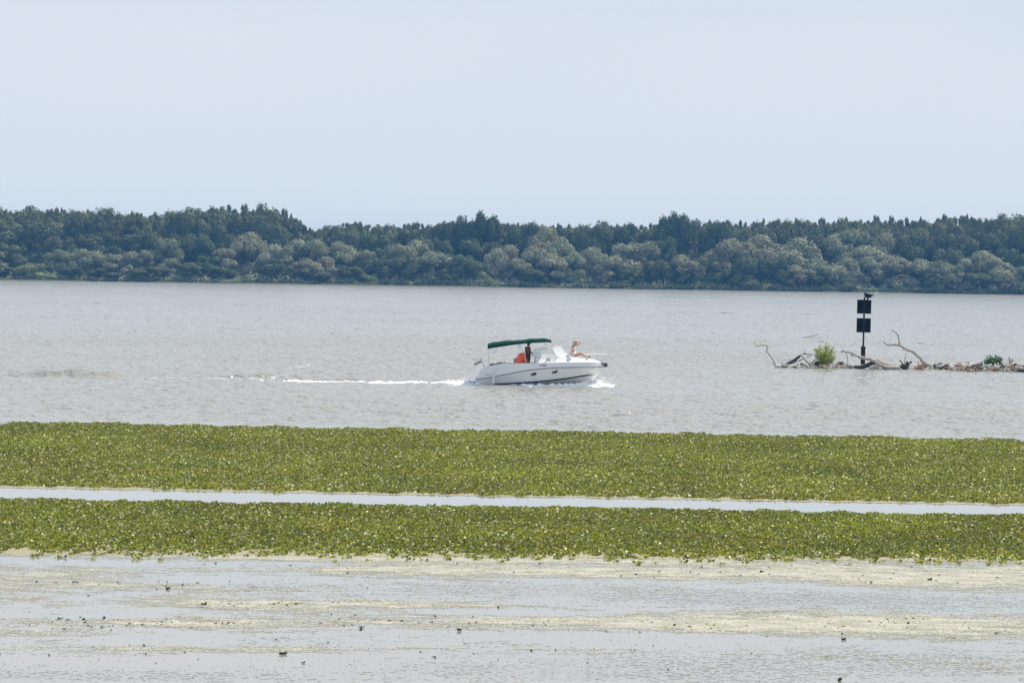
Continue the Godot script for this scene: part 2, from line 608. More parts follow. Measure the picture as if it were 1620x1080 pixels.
func make_trees() -> void:
	var rng := RandomNumberGenerator.new()
	rng.seed = 77
	var bark := mat(Color(0.10, 0.085, 0.065), 0.95, 0.2)
	var crowns := {}
	var trunks := {}
	for kind in ["willow", "round", "poplar", "shrub"]:
		crowns[kind] = []
		trunks[kind] = []
		for i in (5 if kind == "willow" else 4):
			crowns[kind].append(crown_mesh(kind, 100 + i * 7 + kind.length()))
			trunks[kind].append(trunk_mesh(kind, 40 + i))
	var tint := {
		"W": [Color(0.29, 0.30, 0.20), Color(0.33, 0.33, 0.22), Color(0.25, 0.27, 0.17), Color(0.30, 0.285, 0.195)],
		"G": [Color(0.12, 0.155, 0.075), Color(0.15, 0.175, 0.095), Color(0.105, 0.145, 0.065)],
		"D": [Color(0.13, 0.15, 0.07), Color(0.145, 0.165, 0.08), Color(0.11, 0.13, 0.06)],
		"S": [Color(0.27, 0.29, 0.15), Color(0.20, 0.24, 0.10), Color(0.31, 0.32, 0.18)],
		"P": [Color(0.175, 0.19, 0.085), Color(0.19, 0.20, 0.095), Color(0.155, 0.172, 0.078), Color(0.205, 0.21, 0.105)],
	}
	var mats := {}
	for k in tint:
		mats[k] = []
		for c in tint[k]: mats[k].append(leafy(c * 1.5, 0.6, 0.8, 0.25))
	var shape := {"W": "willow", "G": "round", "D": "round", "S": "shrub", "P": "poplar"}
	var called := {"W": "willow_tree", "G": "broadleaf_tree", "D": "dark_tree", "S": "bank_shrub", "P": "poplar_tree"}
	var looks := {"W": "pale grey-green willow", "G": "mid-green rounded tree", "D": "dark green rounded tree", "S": "low pale green bank shrub"}
	var cats := {"W": "tree", "G": "tree", "D": "tree", "S": "shrub", "P": "tree"}
	var groups := {"W": "willows along the far bank", "G": "broadleaf trees on the far bank", "D": "dark trees on the far bank", "S": "shrubs at the foot of the far trees", "P": "close back row of woodland behind the willows"}
	# x, width and top in the photograph; depth behind the water's edge; kind
	var list := [
		[-25, 90, 392, 10, "W"], [8, 80, 384, 14, "D"], [52, 110, 348, 30, "G"], [95, 60, 372, 22, "G"], [20, 50, 422, 4, "D"], [52, 56, 413, 4, "S"], [90, 52, 394, 9, "W"], [85, 40, 432, 3, "S"],
		[126, 58, 393, 8, "W"], [152, 50, 396, 7, "W"], [178, 50, 401, 6, "W"], [203, 52, 397, 8, "W"], [224, 46, 394, 10, "W"], [115, 46, 422, 3, "D"], [165, 60, 424, 3, "D"], [215, 60, 424, 3, "D"],
		[262, 62, 375, 16, "W"], [268, 46, 408, 6, "W"], [312, 60, 368, 26, "G"], [344, 54, 352, 34, "D"], [355, 54, 392, 9, "W"], [330, 46, 403, 6, "G"], [300, 56, 414, 4, "D"], [245, 50, 420, 3, "D"],
		[372, 50, 374, 20, "D"], [398, 66, 366, 18, "W"], [425, 64, 352, 30, "G"], [386, 60, 372, 15, "W"], [427, 60, 385, 10, "W"], [395, 46, 431, 3, "S"], [432, 54, 408, 5, "G"], [352, 50, 420, 4, "D"],
		[464, 72, 377, 12, "W"], [500, 72, 378, 12, "W"], [530, 60, 380, 11, "W"], [482, 54, 408, 5, "W"], [512, 56, 405, 5, "W"], [452, 50, 416, 4, "D"], [500, 60, 424, 3, "D"], [548, 52, 388, 8, "W"],
		[590, 70, 367, 20, "G"], [575, 54, 394, 8, "W"], [605, 52, 408, 5, "D"], [580, 44, 426, 3, "S"], [650, 62, 362, 26, "D"], [626, 52, 384, 12, "W"], [660, 62, 379, 13, "W"], [690, 70, 397, 6, "W"], [720, 62, 400, 6, "G"], [640, 62, 406, 4, "D"], [555, 50, 420, 3, "D"],
		[705, 60, 347, 38, "D"], [737, 60, 345, 36, "D"], [772, 56, 333, 34, "D"], [760, 82, 378, 20, "D"], [700, 60, 426, 3, "D"], [740, 50, 410, 4, "D"],
		[800, 62, 386, 10, "W"], [784, 50, 392, 8, "W"], [828, 60, 349, 34, "G"], [866, 64, 357, 26, "W"], [884, 60, 374, 16, "W"], [846, 60, 388, 9, "W"], [820, 52, 408, 5, "W"], [760, 42, 428, 3, "S"], [872, 62, 401, 6, "W"], [906, 60, 397, 7, "W"], [940, 62, 390, 9, "W"], [915, 50, 424, 3, "S"], [845, 60, 424, 3, "D"],
		[950, 72, 353, 30, "D"], [986, 56, 352, 32, "D"], [930, 56, 370, 24, "D"], [996, 74, 383, 11, "W"], [968, 60, 405, 5, "W"], [1022, 62, 380, 12, "W"], [1050, 56, 377, 14, "G"], [1040, 62, 410, 4, "D"], [990, 50, 424, 3, "D"],
		[1066, 62, 335, 38, "G"], [1096, 60, 344, 34, "G"], [1138, 62, 345, 34, "G"], [1085, 60, 402, 6, "W"], [1120, 62, 407, 5, "G"], [1150, 84, 377, 12, "W"], [1206, 82, 369, 15, "W"], [1264, 92, 374, 13, "W"], [1190, 62, 406, 5, "D"], [1230, 56, 412, 4, "D"], [1185, 54, 430, 3, "S"], [1160, 50, 424, 3, "D"], [1080, 50, 426, 3, "D"],
		[1350, 100, 362, 26, "W"], [1395, 60, 366, 22, "W"], [1366, 84, 387, 14, "W"], [1320, 62, 370, 22, "W"], [1262, 62, 418, 4, "W"], [1300, 62, 410, 6, "W"], [1340, 62, 407, 7, "W"], [1376, 62, 405, 8, "W"], [1334, 52, 436, 3, "S"], [1290, 60, 428, 3, "D"],
		[1416, 70, 403, 8, "W"], [1456, 62, 409, 6, "W"], [1418, 40, 440, 3, "S"], [1446, 38, 450, 2, "S"], [1490, 62, 411, 5, "W"], [1522, 52, 408, 6, "W"], [1555, 72, 395, 9, "W"], [1590, 62, 414, 5, "W"], [1616, 62, 420, 4, "W"], [1650, 64, 410, 6, "W"], [1480, 60, 432, 3, "D"], [1540, 60, 430, 3, "D"],
		[1440, 80, 362, 24, "D"], [1482, 72, 366, 26, "D"], [1522, 72, 368, 24, "D"], [1562, 80, 364, 26, "D"], [1602, 80, 360, 26, "D"], [1500, 70, 392, 14, "D"], [1600, 70, 392, 14, "D"], [1650, 80, 366, 24, "D"],
		[140, 70, 368, 26, "D"], [185, 70, 366, 28, "D"], [228, 60, 362, 28, "D"], [285, 60, 372, 24, "D"], [560, 60, 366, 26, "D"], [620, 60, 364, 28, "D"], [690, 60, 376, 20, "D"], [1290, 60, 368, 26, "D"],
	]
	list.sort_custom(func(a, b): return a[0] < b[0])
	var total := {}
	for t in list:
		var key: String = t[4] + zone(t[0]) + ("/far" if t[3] > 17 else "")
		total[key] = total.get(key, 0) + 1
	var ordinal := ["", "second ", "third ", "fourth ", "fifth ", "sixth ", "seventh ", "eighth "]
	var met := {}
	for t in list:
		var k: String = t[4]
		var far: bool = t[3] > 17
		var key: String = k + zone(t[0]) + ("/far" if far else "")
		var nth: int = met.get(key, 0)
		met[key] = nth + 1
		var base := at(t[0], 455.0, -972.0)
		var z: float = bank_z(base.x) - t[3] - 2.0
		var top := at(t[0], t[2], z)
		var wide: float = t[1] * -z / F * rng.randf_range(1.0, 1.15)
		var lab: String = looks[k] + (" set back " if far and k != "S" else " ") + zone(t[0])
		if total[key] > 1: lab += ", " + ((ordinal[nth] + "from left") if nth > 0 else "leftmost there")
		var h: float = top.y - 0.4
		one_tree(rng, crowns[shape[k]], trunks[shape[k]], mats[k], bark, called[k], lab, cats[k], groups[k], Vector3(top.x, 0.4, z), wide, h * (1.02 if shape[k] != "round" else 1.06))
	make_undergrowth(leafy(Color(0.29, 0.31, 0.18), 0.5, 0.8, 0.25))
	# the poplars behind, standing close: tops follow the skyline
	var sx := [-60, 0, 150, 230, 300, 380, 440, 462, 474, 550, 600, 690, 750, 800, 860, 950, 1000, 1040, 1100, 1160, 1200, 1260, 1300, 1350, 1400, 1450, 1500, 1550, 1620, 1700]
	var sy := [326, 325, 328, 332, 323, 322, 325, 334, 352, 347, 350, 348, 342, 346, 350, 352, 351, 344, 344, 349, 343, 340, 341, 342, 338, 341, 336, 339, 335, 335]
	var patch := func(x: float) -> String: return "tall left block" if x < 468 else ("stretch left of the boat" if x < 740 else ("stretch above the boat" if x < 1000 else ("stretch right of the boat" if x < 1330 else "stretch behind the channel mark")))
	for row in 2:
		var x := -40.0 + row * 8.0
		while x < 1665.0:
			var y := samp(sx, sy, x) + rng.randf_range(0.0, 4.0) + row * rng.randf_range(4.0, 14.0)
			if x > 466 and x < 478 and row == 1: x += 12.0
			var base := at(x, 455.0, -972.0)
			var z: float = bank_z(base.x) - 58.0 + row * 10.0 + rng.randf_range(-4.0, 4.0)
			var top := at(x, y, z)
			var broad := rng.randf() < 0.45
			one_tree(rng, crowns["round" if broad else "poplar"], trunks["round" if broad else "poplar"], mats["P"], bark, "woodland_tree" if broad else "poplar_tree", ("broad-topped tree in the close back row, %s" if broad else "upright poplar in the close back row, %s") % patch.call(x), "tree", groups["P"], Vector3(top.x, 1.0, z), rng.randf_range(9.0, 13.0) * (1.25 if broad else 1.0), (top.y - 1.0) * (1.03 if broad else 1.0))
			x += rng.randf_range(13.0, 24.0)

func one_tree(rng: RandomNumberGenerator, cs: Array, ts: Array, ms: Array, bark: Material, called: String, lab: String, cat: String, grp: String, where: Vector3, wide: float, tall: float) -> void:
	var t := thing(called, lab, cat, where, grp)
	t.rotation.y = rng.randf() * TAU
	t.scale = Vector3(wide / 10.0, tall / 10.0, wide / 10.0)
	var i := rng.randi() % cs.size()
	part("trunk", ts[i], bark, t)
	part("crown", cs[i], ms[rng.randi() % ms.size()], t)

func make_undergrowth(m: Material) -> void:   # the mass of low growth at the foot of the trees
	var rng := RandomNumberGenerator.new()
	rng.seed = 19
	var v := PackedVector3Array(); var n := PackedVector3Array(); var ix := PackedInt32Array(); var col := PackedColorArray()
	for i in 26000:
		var x := rng.randf_range(-215.0, 215.0)
		var top := 2.2 + 1.6 * nz.get_noise_1d(x * 0.06) + 0.9 * nz.get_noise_1d(x * 0.3)
		var back := rng.randf_range(0.5, 5.0)
		var y := rng.randf_range(0.0, maxf(top, 0.8)) * (0.4 + back / 6.0)
		var d := Vector3(rng.randfn() * 0.5, 0.5 + absf(rng.randfn()) * 0.5, 0.6 + rng.randfn() * 0.4).normalized()
		var t := d.cross(Vector3(rng.randfn(), rng.randfn(), rng.randfn())).normalized()
		var g := rng.randf_range(0.6, 1.3)
		add_leaf(v, n, ix, col, Vector3(x, y + 0.2, bank_z(x) - back), d, t, rng.randf_range(0.25, 0.45), Color(g, g, g * 0.9))
	var o := part("undergrowth", arrays(v, n, ix, col), m, self)
	tag(o, "dark low undergrowth along the far water's edge", "undergrowth", "", "stuff")

# ------------------------------------------------------------------ the driftwood bar
const ZI := -245.0

func pts_px(list: Array, dz := 0.0) -> Array:   # photograph pixels to points at the bar's depth
	var out := []
	for i in list.size() / 2:
		out.append(at(list[2 * i], list[2 * i + 1], ZI + dz))
	return out

func log_of(called: String, label: String, paths: Array, m: Material, rng: RandomNumberGenerator, dz := 0.0, turn := 0.0) -> Node3D:
	var first: Array = pts_px(paths[0][0], dz)
	var base: Vector3 = first[0]
	for p in first:
		if p.y < base.y: base = p
	var t := thing(called, label, "driftwood", base, "driftwood on the bar")
	for i in paths.size():
		var ps: Array = pts_px(paths[i][0], dz)
		var loc := []
		for j in ps.size():
			var q: Vector3 = ps[j] - base
			q.z += turn * (q.x) + 0.12 * nz.get_noise_2d(j * 3.1 + i * 7.0, paths[i][0][0])
			loc.append(q)
		var st := st_new()
		tube(st, loc, paths[i][1] * 1.12, paths[i][2] * 1.2, 8, paths[i][1] * 0.22, rng)
		part("trunk" if i == 0 else "branch", done(st), m, t)
	return t

func wood_mat(c: Color, seed_: int) -> StandardMaterial3D:
	var m := mat(Color.WHITE, 0.85, 0.3)
	var n := NoiseTexture2D.new()
	n.width = 256; n.height = 256; n.seamless = true
	var f := FastNoiseLite.new()
	f.seed = seed_; f.frequency = 0.03; f.fractal_octaves = 4
	n.noise = f
	var g := Gradient.new()
	g.set_color(0, (c * 0.45).linear_to_srgb()); g.set_color(1, (c * 1.3).linear_to_srgb())
	g.set_offset(0, 0.2); g.set_offset(1, 0.75)
	n.color_ramp = g
	m.albedo_texture = n
	m.uv1_triplanar = true
	m.uv1_scale = Vector3(1.1, 1.1, 1.1)
	return m

func make_island() -> void:
	var rng := RandomNumberGenerator.new()
	rng.seed = 21
	var pale := wood_mat(Color(0.66, 0.62, 0.55), 1)
	var grey := wood_mat(Color(0.52, 0.48, 0.42), 2)
	var dark := wood_mat(Color(0.07, 0.058, 0.05), 3)
	var tan_ := wood_mat(Color(0.50, 0.34, 0.24), 4)
	# the bar itself: a mud and litter spit barely out of the water
	var v := PackedVector3Array(); var n := PackedVector3Array(); var ix := PackedInt32Array()
	var a0 := at(1225, 583, ZI)
	var a1 := at(1660, 588, ZI)
	var nx := 140
	var nzz := 16
	for j in nzz:
		for i in nx:
			var x := lerpf(a0.x, a1.x, float(i) / (nx - 1))
			var e := (float(j) / (nzz - 1)) * 2.0 - 1.0
			var px := lerpf(1225, 1660, float(i) / (nx - 1))
			var on := -0.10
			if px > 1285 and px < 1348: on = 0.02
			if px > 1355 and px < 1440: on = -0.02
			if px > 1440: on = 0.03
			if px > 1520: on = 0.0
			var y := on + 0.12 * nz.get_noise_2d(x * 0.9, e * 2.0 + 3.0) + 0.07 * nz.get_noise_2d(x * 2.6, e * 4.0) - 0.35 * e * e
			v.append(Vector3(x, y, ZI + e * 1.6))
	var idx := func(i: int, j: int) -> Vector3: return v[clampi(j, 0, nzz - 1) * nx + clampi(i, 0, nx - 1)]
	for j in nzz:
		for i in nx:
			n.append((idx.call(i, j + 1) - idx.call(i, j - 1)).cross(idx.call(i + 1, j) - idx.call(i - 1, j)).normalized())
			if i < nx - 1 and j < nzz - 1:
				var q := j * nx + i
				for w in [q, q + 1, q + nx + 1, q, q + nx + 1, q + nx]: ix.append(w)
	var bar := part("mud_bar_ground", arrays(v, n, ix), wood_mat(Color(0.20, 0.16, 0.11), 8), self)
	tag(bar, "low mud bar carrying the driftwood right of the boat", "", "", "structure")

	log_of("driftwood_branch", "tall crooked bleached branch at the left end of the driftwood bar", [
		[[1229, 582, 1225, 572, 1219, 562, 1214, 556, 1215, 547, 1210, 545, 1199, 547, 1194, 541], 0.10, 0.045], [[1196, 543, 1191, 541], 0.035, 0.015], [[1199, 547, 1197, 550], 0.03, 0.012], [[1213, 556, 1211, 559], 0.03, 0.012], [[1225, 574, 1221, 577], 0.03, 0.012]], pale, rng, 0.4)
	log_of("driftwood_log", "low pale log lying at the foot of the tall crooked branch", [[[1228, 580, 1240, 579, 1250, 578.5, 1262, 579], 0.11, 0.08]], pale, rng, 0.6)
	log_of("driftwood_log", "dark jagged log sloping up left of the leafy bush", [[[1244, 578, 1252, 573, 1260, 568, 1267, 561], 0.17, 0.06], [[1256, 572, 1266, 565], 0.05, 0.02], [[1247, 576, 1250, 566], 0.03, 0.01]], dark, rng, -0.3)
	log_of("driftwood_branch", "thin dark twig branch with upright fork left of the leafy bush", [[[1258, 573, 1268, 561, 1276, 560, 1288, 561], 0.05, 0.02], [[1274, 560, 1273, 554], 0.03, 0.012], [[1262, 572, 1275, 566, 1284, 562], 0.03, 0.015]], dark, rng, -0.9)
	log_of("driftwood_log", "smooth pale slanting log leaning left beside the leafy bush", [[[1290, 582, 1283, 577, 1275, 569, 1267, 560], 0.13, 0.085]], pale, rng, 0.7)
	log_of("driftwood_log", "pale forked stump end between the two left logs", [[[1250, 578, 1258, 579, 1263, 576], 0.10, 0.08], [[1259, 579, 1260, 582], 0.07, 0.04]], pale, rng, 1.0)
	log_of("driftwood_log", "dark root clump at the left foot of the leafy bush", [[[1283, 581, 1290, 578, 1296, 573], 0.22, 0.12], [[1288, 578, 1294, 566], 0.06, 0.02], [[1284, 576, 1291, 567], 0.05, 0.02]], dark, rng, 0.1)
	log_of("driftwood_log", "long pale log along the water under the leafy bush", [[[1282, 583, 1300, 581.5, 1322, 583, 1334, 585], 0.13, 0.09]], wood_mat(Color(0.42, 0.40, 0.22), 12), rng, 1.2)
	log_of("driftwood_log", "dark wet log ending under the right side of the bush", [[[1318, 583, 1328, 582.5, 1338, 585.5], 0.17, 0.07], [[1322, 582, 1325, 575], 0.06, 0.03]], dark, rng, 0.9)
	log_of("driftwood_branch", "long forked grey branch passing before the channel mark", [[[1424, 583, 1400, 581, 1388, 574, 1378, 568, 1362, 565, 1348, 559, 1332, 555], 0.17, 0.06], [[1335, 556, 1329, 558], 0.04, 0.015], [[1350, 560, 1347, 563], 0.09, 0.05], [[1339, 556, 1341, 566, 1342, 577], 0.035, 0.02]], grey, rng, 1.3)
	log_of("driftwood_log", "dark curved root running left from below the channel mark", [[[1352, 581, 1366, 580, 1378, 575, 1385, 572], 0.11, 0.16]], dark, rng, 0.7)
	log_of("driftwood_log", "dark stubby log piece at the bush's right water side", [[[1336, 581, 1342, 579, 1352, 581], 0.22, 0.13], [[1340, 579, 1339, 574], 0.07, 0.03]], grey, rng, 0.2)
	log_of("driftwood_log", "brown log tapering right under the forked grey branch", [[[1389, 571, 1400, 576, 1412, 580, 1424, 582], 0.10, 0.13], [[1391, 574, 1388, 569], 0.06, 0.04]], tan_, rng, 0.2)
	log_of("driftwood_log", "short pale log butts below the forked grey branch", [[[1384, 578, 1392, 581], 0.12, 0.09], [[1384, 582, 1391, 582], 0.14, 0.12]], grey, rng, 1.7)
	log_of("driftwood_branch", "long curved branch with forked tip right of the channel mark", [[[1475, 580, 1462, 573, 1454, 564, 1446, 557, 1436, 553, 1424, 546, 1412, 545, 1404, 545, 1398, 540], 0.14, 0.05], [[1423, 546, 1423, 538, 1419, 527, 1410, 522], 0.075, 0.035], [[1432, 552, 1428, 554], 0.03, 0.015], [[1436, 553, 1434, 550], 0.05, 0.03]], grey, rng, 1.0)
	log_of("driftwood_branch", "spiky dark root with raised arms in the middle of the bar", [[[1430, 583, 1434, 579, 1443, 572], 0.12, 0.05], [[1432, 581, 1428, 575, 1424, 569], 0.05, 0.03], [[1435, 579, 1436, 572], 0.09, 0.085], [[1431, 580, 1432, 569, 1434, 557], 0.02, 0.01]], dark, rng, 0.4)
	log_of("driftwood_log", "brown ragged stump at the foot of the curved branch", [[[1449, 583, 1457, 580, 1466, 581], 0.26, 0.15], [[1453, 580, 1453, 572], 0.06, 0.02], [[1456, 579, 1463, 574], 0.05, 0.03]], tan_, rng, 0.8)
	log_of("driftwood_log", "orange-brown bark slab afloat before the ragged stump", [[[1460, 584, 1468, 587, 1477, 589.5], 0.10, 0.07]], tan_, rng, 2.0)
	log_of("driftwood_log", "reddish log lying flat in the middle of the right bar", [[[1503, 582, 1516, 578, 1530, 582, 1542, 583], 0.16, 0.08]], tan_, rng, 0.3)
	log_of("driftwood_log", "dark-bottomed long log at the front of the right bar", [[[1530, 587, 1542, 588, 1556, 588.5], 0.17, 0.12]], wood_mat(Color(0.36, 0.32, 0.17), 14), rng, 1.5)
	log_of("driftwood_branch", "upright broken pale snag near the right edge", [[[1598, 587, 1599, 578, 1597, 565], 0.10, 0.05], [[1599, 577, 1603, 568], 0.05, 0.07], [[1598, 582, 1590, 573], 0.05, 0.02], [[1599, 574, 1592, 568], 0.03, 0.015]], grey, rng, 0.2)
	log_of("driftwood_branch", "short black forked stub between the gulls", [[[1555, 580, 1554, 572], 0.07, 0.04], [[1554, 577, 1549, 574], 0.03, 0.015]], dark, rng, 0.0)
	log_of("driftwood_log", "wet black log at the right edge of the view", [[[1606, 590, 1614, 588, 1626, 586], 0.14, 0.16]], dark, rng, 1.3)
	# tangles of thin dead twigs caught on the bar
	for k in 16:
		var px: float = [1239, 1254, 1266, 1280, 1292, 1345, 1392, 1412, 1444, 1456, 1480, 1512, 1552, 1586, 1596, 1611][k]
		var b := at(px, 582.5, ZI + rng.randf_range(-0.8, 0.8))
		b.y = 0.02
		var where: String = ["left of the dark jagged log", "on the dark jagged log", "behind the slanting log", "at the slanting log's foot", "against the bush's left side", "under the end of the forked branch", "below the channel mark's right side", "beside the brown tapering log", "right of the spiky root", "on the ragged stump", "in the olive tuft", "on the reddish log", "by the black forked stub", "left of the broken snag", "around the broken snag", "right of the broken snag"][k]
		var t := thing("twig_tangle", "tangle of thin dead twigs " + where, "driftwood", b)
		for i in 5:
			var st := st_new()
			var a := rng.randf_range(-1.2, 1.2)
			var l := rng.randf_range(0.35, 0.95)
			var d := Vector3(sin(a), cos(a) * 0.75, rng.randf_range(-0.4, 0.4)) * l
			var root := Vector3(rng.randf_range(-0.3, 0.3), 0, 0)
			tube(st, [root, root + d * 0.5 + Vector3(rng.randf_range(-0.08, 0.08), 0.03, 0), root + d], 0.028, 0.009, 5, 0.008, rng)
			tube(st, [root + d * 0.45, root + d * 0.55 + Vector3(rng.randf_range(-0.25, 0.25), 0.16, 0.05)], 0.014, 0.006, 4)
			part("twig", done(st), [grey, dark, pale][rng.randi() % 3], t)
	for k in 9:
		var px: float = [1533, 1546, 1560, 1570, 1582, 1590, 1601, 1610, 1619][k]
		var py: float = [580, 583, 581, 585, 582, 586, 581, 584, 580][k]
		var tilt := rng.randf_range(-3.0, 6.0)
		log_of("driftwood_log", "weathered log piece in the right heap, " + ["leftmost of nine", "second of nine from left", "third of nine from left", "fourth of nine from left", "middle one of nine", "fourth of nine from right", "third of nine from right", "second of nine from right", "rightmost of nine"][k], [[[px - 7, py + tilt * 0.5, px, py - 1, px + 8, py - tilt]  , 0.13, 0.09]], [pale, dark, grey, tan_, grey][k % 5], rng, rng.randf_range(-0.3, 1.2), rng.randf_range(-0.6, 0.6))
	# loose sticks: one built, the rest copies turned and sized
	var sticks := []
	var sm := [pale, grey, tan_, dark, grey]
	for i in 5:
		var st := st_new()
		tube(st, [Vector3(-0.4, 0, 0), Vector3(-0.1, 0.05 * i, 0.05), Vector3(0.4, 0.03, -0.04)], 0.055, 0.03, 6, 0.012, rng)
		sticks.append(done(st))
	var proto: MeshInstance3D = null
	for i in 110:
		var px := rng.randf_range(1500, 1625) if i < 80 else rng.randf_range(1235, 1500)
		var b := at(px, 584, ZI)
		var o: MeshInstance3D
		if proto == null:
			proto = part("driftwood_stick", sticks[0], pale, self)
			o = proto
		else:
			o = copy_of(proto)
		o.mesh = sticks[rng.randi() % 5]
		o.material_override = sm[rng.randi() % 5]
		o.position = Vector3(b.x, rng.randf_range(0.03, 0.42 if i < 80 else 0.12), ZI + rng.randf_range(-0.6, 1.7))
		o.rotation = Vector3(rng.randf_range(-0.4, 0.4), rng.randf() * TAU, rng.randf_range(-0.5, 0.6))
		o.scale = Vector3.ONE * rng.randf_range(0.6, 1.5)
		tag(o, "short bleached stick in the driftwood heap at the right" if i < 80 else "short stick scattered along the left and middle bar", "driftwood", "loose driftwood sticks")
	# bushes and tufts
	bush("willow_bush", "bright yellow-green young willow bush on the left of the bar", at(1306, 582, ZI), 1.95, 2.2, 60, Color(0.42, 0.46, 0.10), 61, "bush")
	bush("green_bush", "small dark green rounded bush near the right edge", at(1573, 583, ZI - 0.5), 1.75, 1.3, 80, Color(0.09, 0.20, 0.055), 62, "bush")
	bush("grass_tuft", "olive grass tuft behind the foot of the curved branch", at(1487, 582, ZI - 0.6), 1.0, 0.55, 40, Color(0.10, 0.12, 0.035), 63, "grass tuft")
	bush("grass_tuft", "thin yellow grass tuft around the spiky dark root", at(1431, 583, ZI + 0.2), 0.8, 0.45, 26, Color(0.17, 0.17, 0.04), 64, "grass tuft")
	bush("grass_tuft", "brown dry tuft just right of the olive one", at(1498, 581, ZI - 0.8), 0.5, 0.4, 24, Color(0.16, 0.12, 0.05), 65, "grass tuft")
	bush("grass_tuft", "pale dry twigs beside the right end of the bush", at(1330, 582, ZI - 0.3), 0.7, 0.7, 18, Color(0.28, 0.26, 0.15), 66, "grass tuft")
	channel_mark()
	gulls()

func bush(called: String, label: String, where: Vector3, wide: float, tall: float, stems: int, c: Color, seed_: int, cat: String) -> void:
	var rng := RandomNumberGenerator.new()
	rng.seed = seed_
	where.y = 0.0
	var t := thing(called, label, cat, where)
	var st := st_new()
	var v := PackedVector3Array(); var n := PackedVector3Array(); var ix := PackedInt32Array(); var col := PackedColorArray()
	for i in stems:
		var a := rng.randf() * TAU
		var lean := sqrt(rng.randf()) * 0.5 * wide
		var h := tall * rng.randf_range(0.55, 1.0) * (1.0 - 0.35 * pow(lean / (0.5 * wide), 2.0))
		var b := Vector3(cos(a) * lean * 0.3, 0, sin(a) * lean * 0.3)
		var e := Vector3(cos(a) * lean, h, sin(a) * lean)
		var mid := (b + e) * 0.5 + Vector3(0, h * 0.12, 0)
		tube(st, [b, mid, e], 0.016, 0.004, 4)
		for k in 26:
			var u := rng.randf_range(0.18, 1.0)
			var p: Vector3 = b.lerp(mid, u * 2.0) if u < 0.5 else mid.lerp(e, u * 2.0 - 1.0)
			var d := Vector3(rng.randfn(), rng.randf_range(-0.1, 1.4), rng.randfn()).normalized()
			var nn := d.cross(Vector3(rng.randfn(), rng.randfn(), rng.randfn())).normalized()
			if nn.y < 0.0: nn = -nn
			var g := rng.randf_range(0.7, 1.3)
			var s := rng.randf_range(0.05, 0.10)
			add_leaf(v, n, ix, col, p + d * s, nn, d, s, Color(g, g, g * 0.9))
	part("stem", done(st), mat(Color(0.16, 0.15, 0.07), 0.8, 0.3), t)
	var o := part("foliage", arrays(v, n, ix, col), leafy(c, 0.6, 0.5, 0.4), t)
	o.set_meta("kind", "stuff")

func channel_mark() -> void:
	var z := ZI - 4.0
	var foot := at(1365.6, 571, z)
	var head := at(1368.2, 472, z)
	var t := thing("channel_mark", "tall rusty post with two square black boards on the driftwood bar", "channel marker", foot)
	var ax := (head - foot).normalized()
	t.basis = Basis(ax.cross(Vector3.BACK).normalized(), ax, ax.cross(Vector3.BACK).normalized().cross(ax))
	var s: float = -z / F   # metres per photograph pixel here
	var rust := wood_mat(Color(0.045, 0.020, 0.018), 31)
	var black := mat(Color(0.006, 0.007, 0.009), 0.95, 0.1)
	var steel := wood_mat(Color(0.030, 0.022, 0.020), 32)
	var st := st_new()
	tube(st, [Vector3(0, -0.6, 0), Vector3(0, 0.4, 0), Vector3(0, 22.5 * s, 0)], 3.6 * s, 3.6 * s, 14)
	part("lower_post", done(st), rust, t)
	st = st_new()
	tube(st, [Vector3(0, 22.0 * s, 0), Vector3(0, 60 * s, 0), Vector3(0, 101 * s, 0)], 1.45 * s, 1.45 * s, 12)
	var post := part("post", done(st), steel, t)
	st = st_new()
	tube(st, [Vector3(0, 22.5 * s, 0), Vector3(0, 23.2 * s, 0)], 4.0 * s, 4.0 * s, 14)
	part("flange", done(st), rust, t)
	for k in 2:
		var cy: float = (86.0 if k == 0 else 56.5) * s
		var b := MeshInstance3D.new()
		st = st_new()
		add_box(st, Vector3(0.2 * s, cy, -0.16), Vector3(22.4 * s, (22.0 if k == 0 else 22.6) * s, 0.035))
		var brd := part("board", done(st), black, t)
		st = st_new()
		for e in [-1, 1]:
			add_box(st, Vector3(0.2 * s, cy + e * 6.5 * s, -0.115), Vector3(21.0 * s, 0.05, 0.05))
		part("stiffener", done(st), steel, brd)
		b.free()
	# tilted panel on top, on a two-legged bracket
	st = st_new()
	st.set_smooth_group(-1)
	var plate := [Vector3(-1.8 * s, 108.0 * s, 0.10), Vector3(16.0 * s, 104.2 * s, -0.35), Vector3(5.0 * s, 98.6 * s, 0.30), Vector3(-0.2 * s, 102.4 * s, 0.25)]
	var th := Vector3(0.10, 0.30, -0.35).normalized() * 0.035
	quad(st, plate[0], plate[1], plate[2], plate[3])
	quad(st, plate[3] + th, plate[2] + th, plate[1] + th, plate[0] + th)
	for k in 4: quad(st, plate[k], plate[k] + th, plate[(k + 1) % 4] + th, plate[(k + 1) % 4])
	var pan := part("top_panel", done(st), black, t)
	st = st_new()
	tube(st, [Vector3(-0.3 * s, 99 * s, 0), Vector3(2.2 * s, 104.5 * s, 0)], 0.05, 0.05, 7)
	tube(st, [Vector3(4.5 * s, 97 * s, -0.1), Vector3(5.5 * s, 104.0 * s, 0)], 0.05, 0.05, 7)
	part("bracket", done(st), steel, pan)

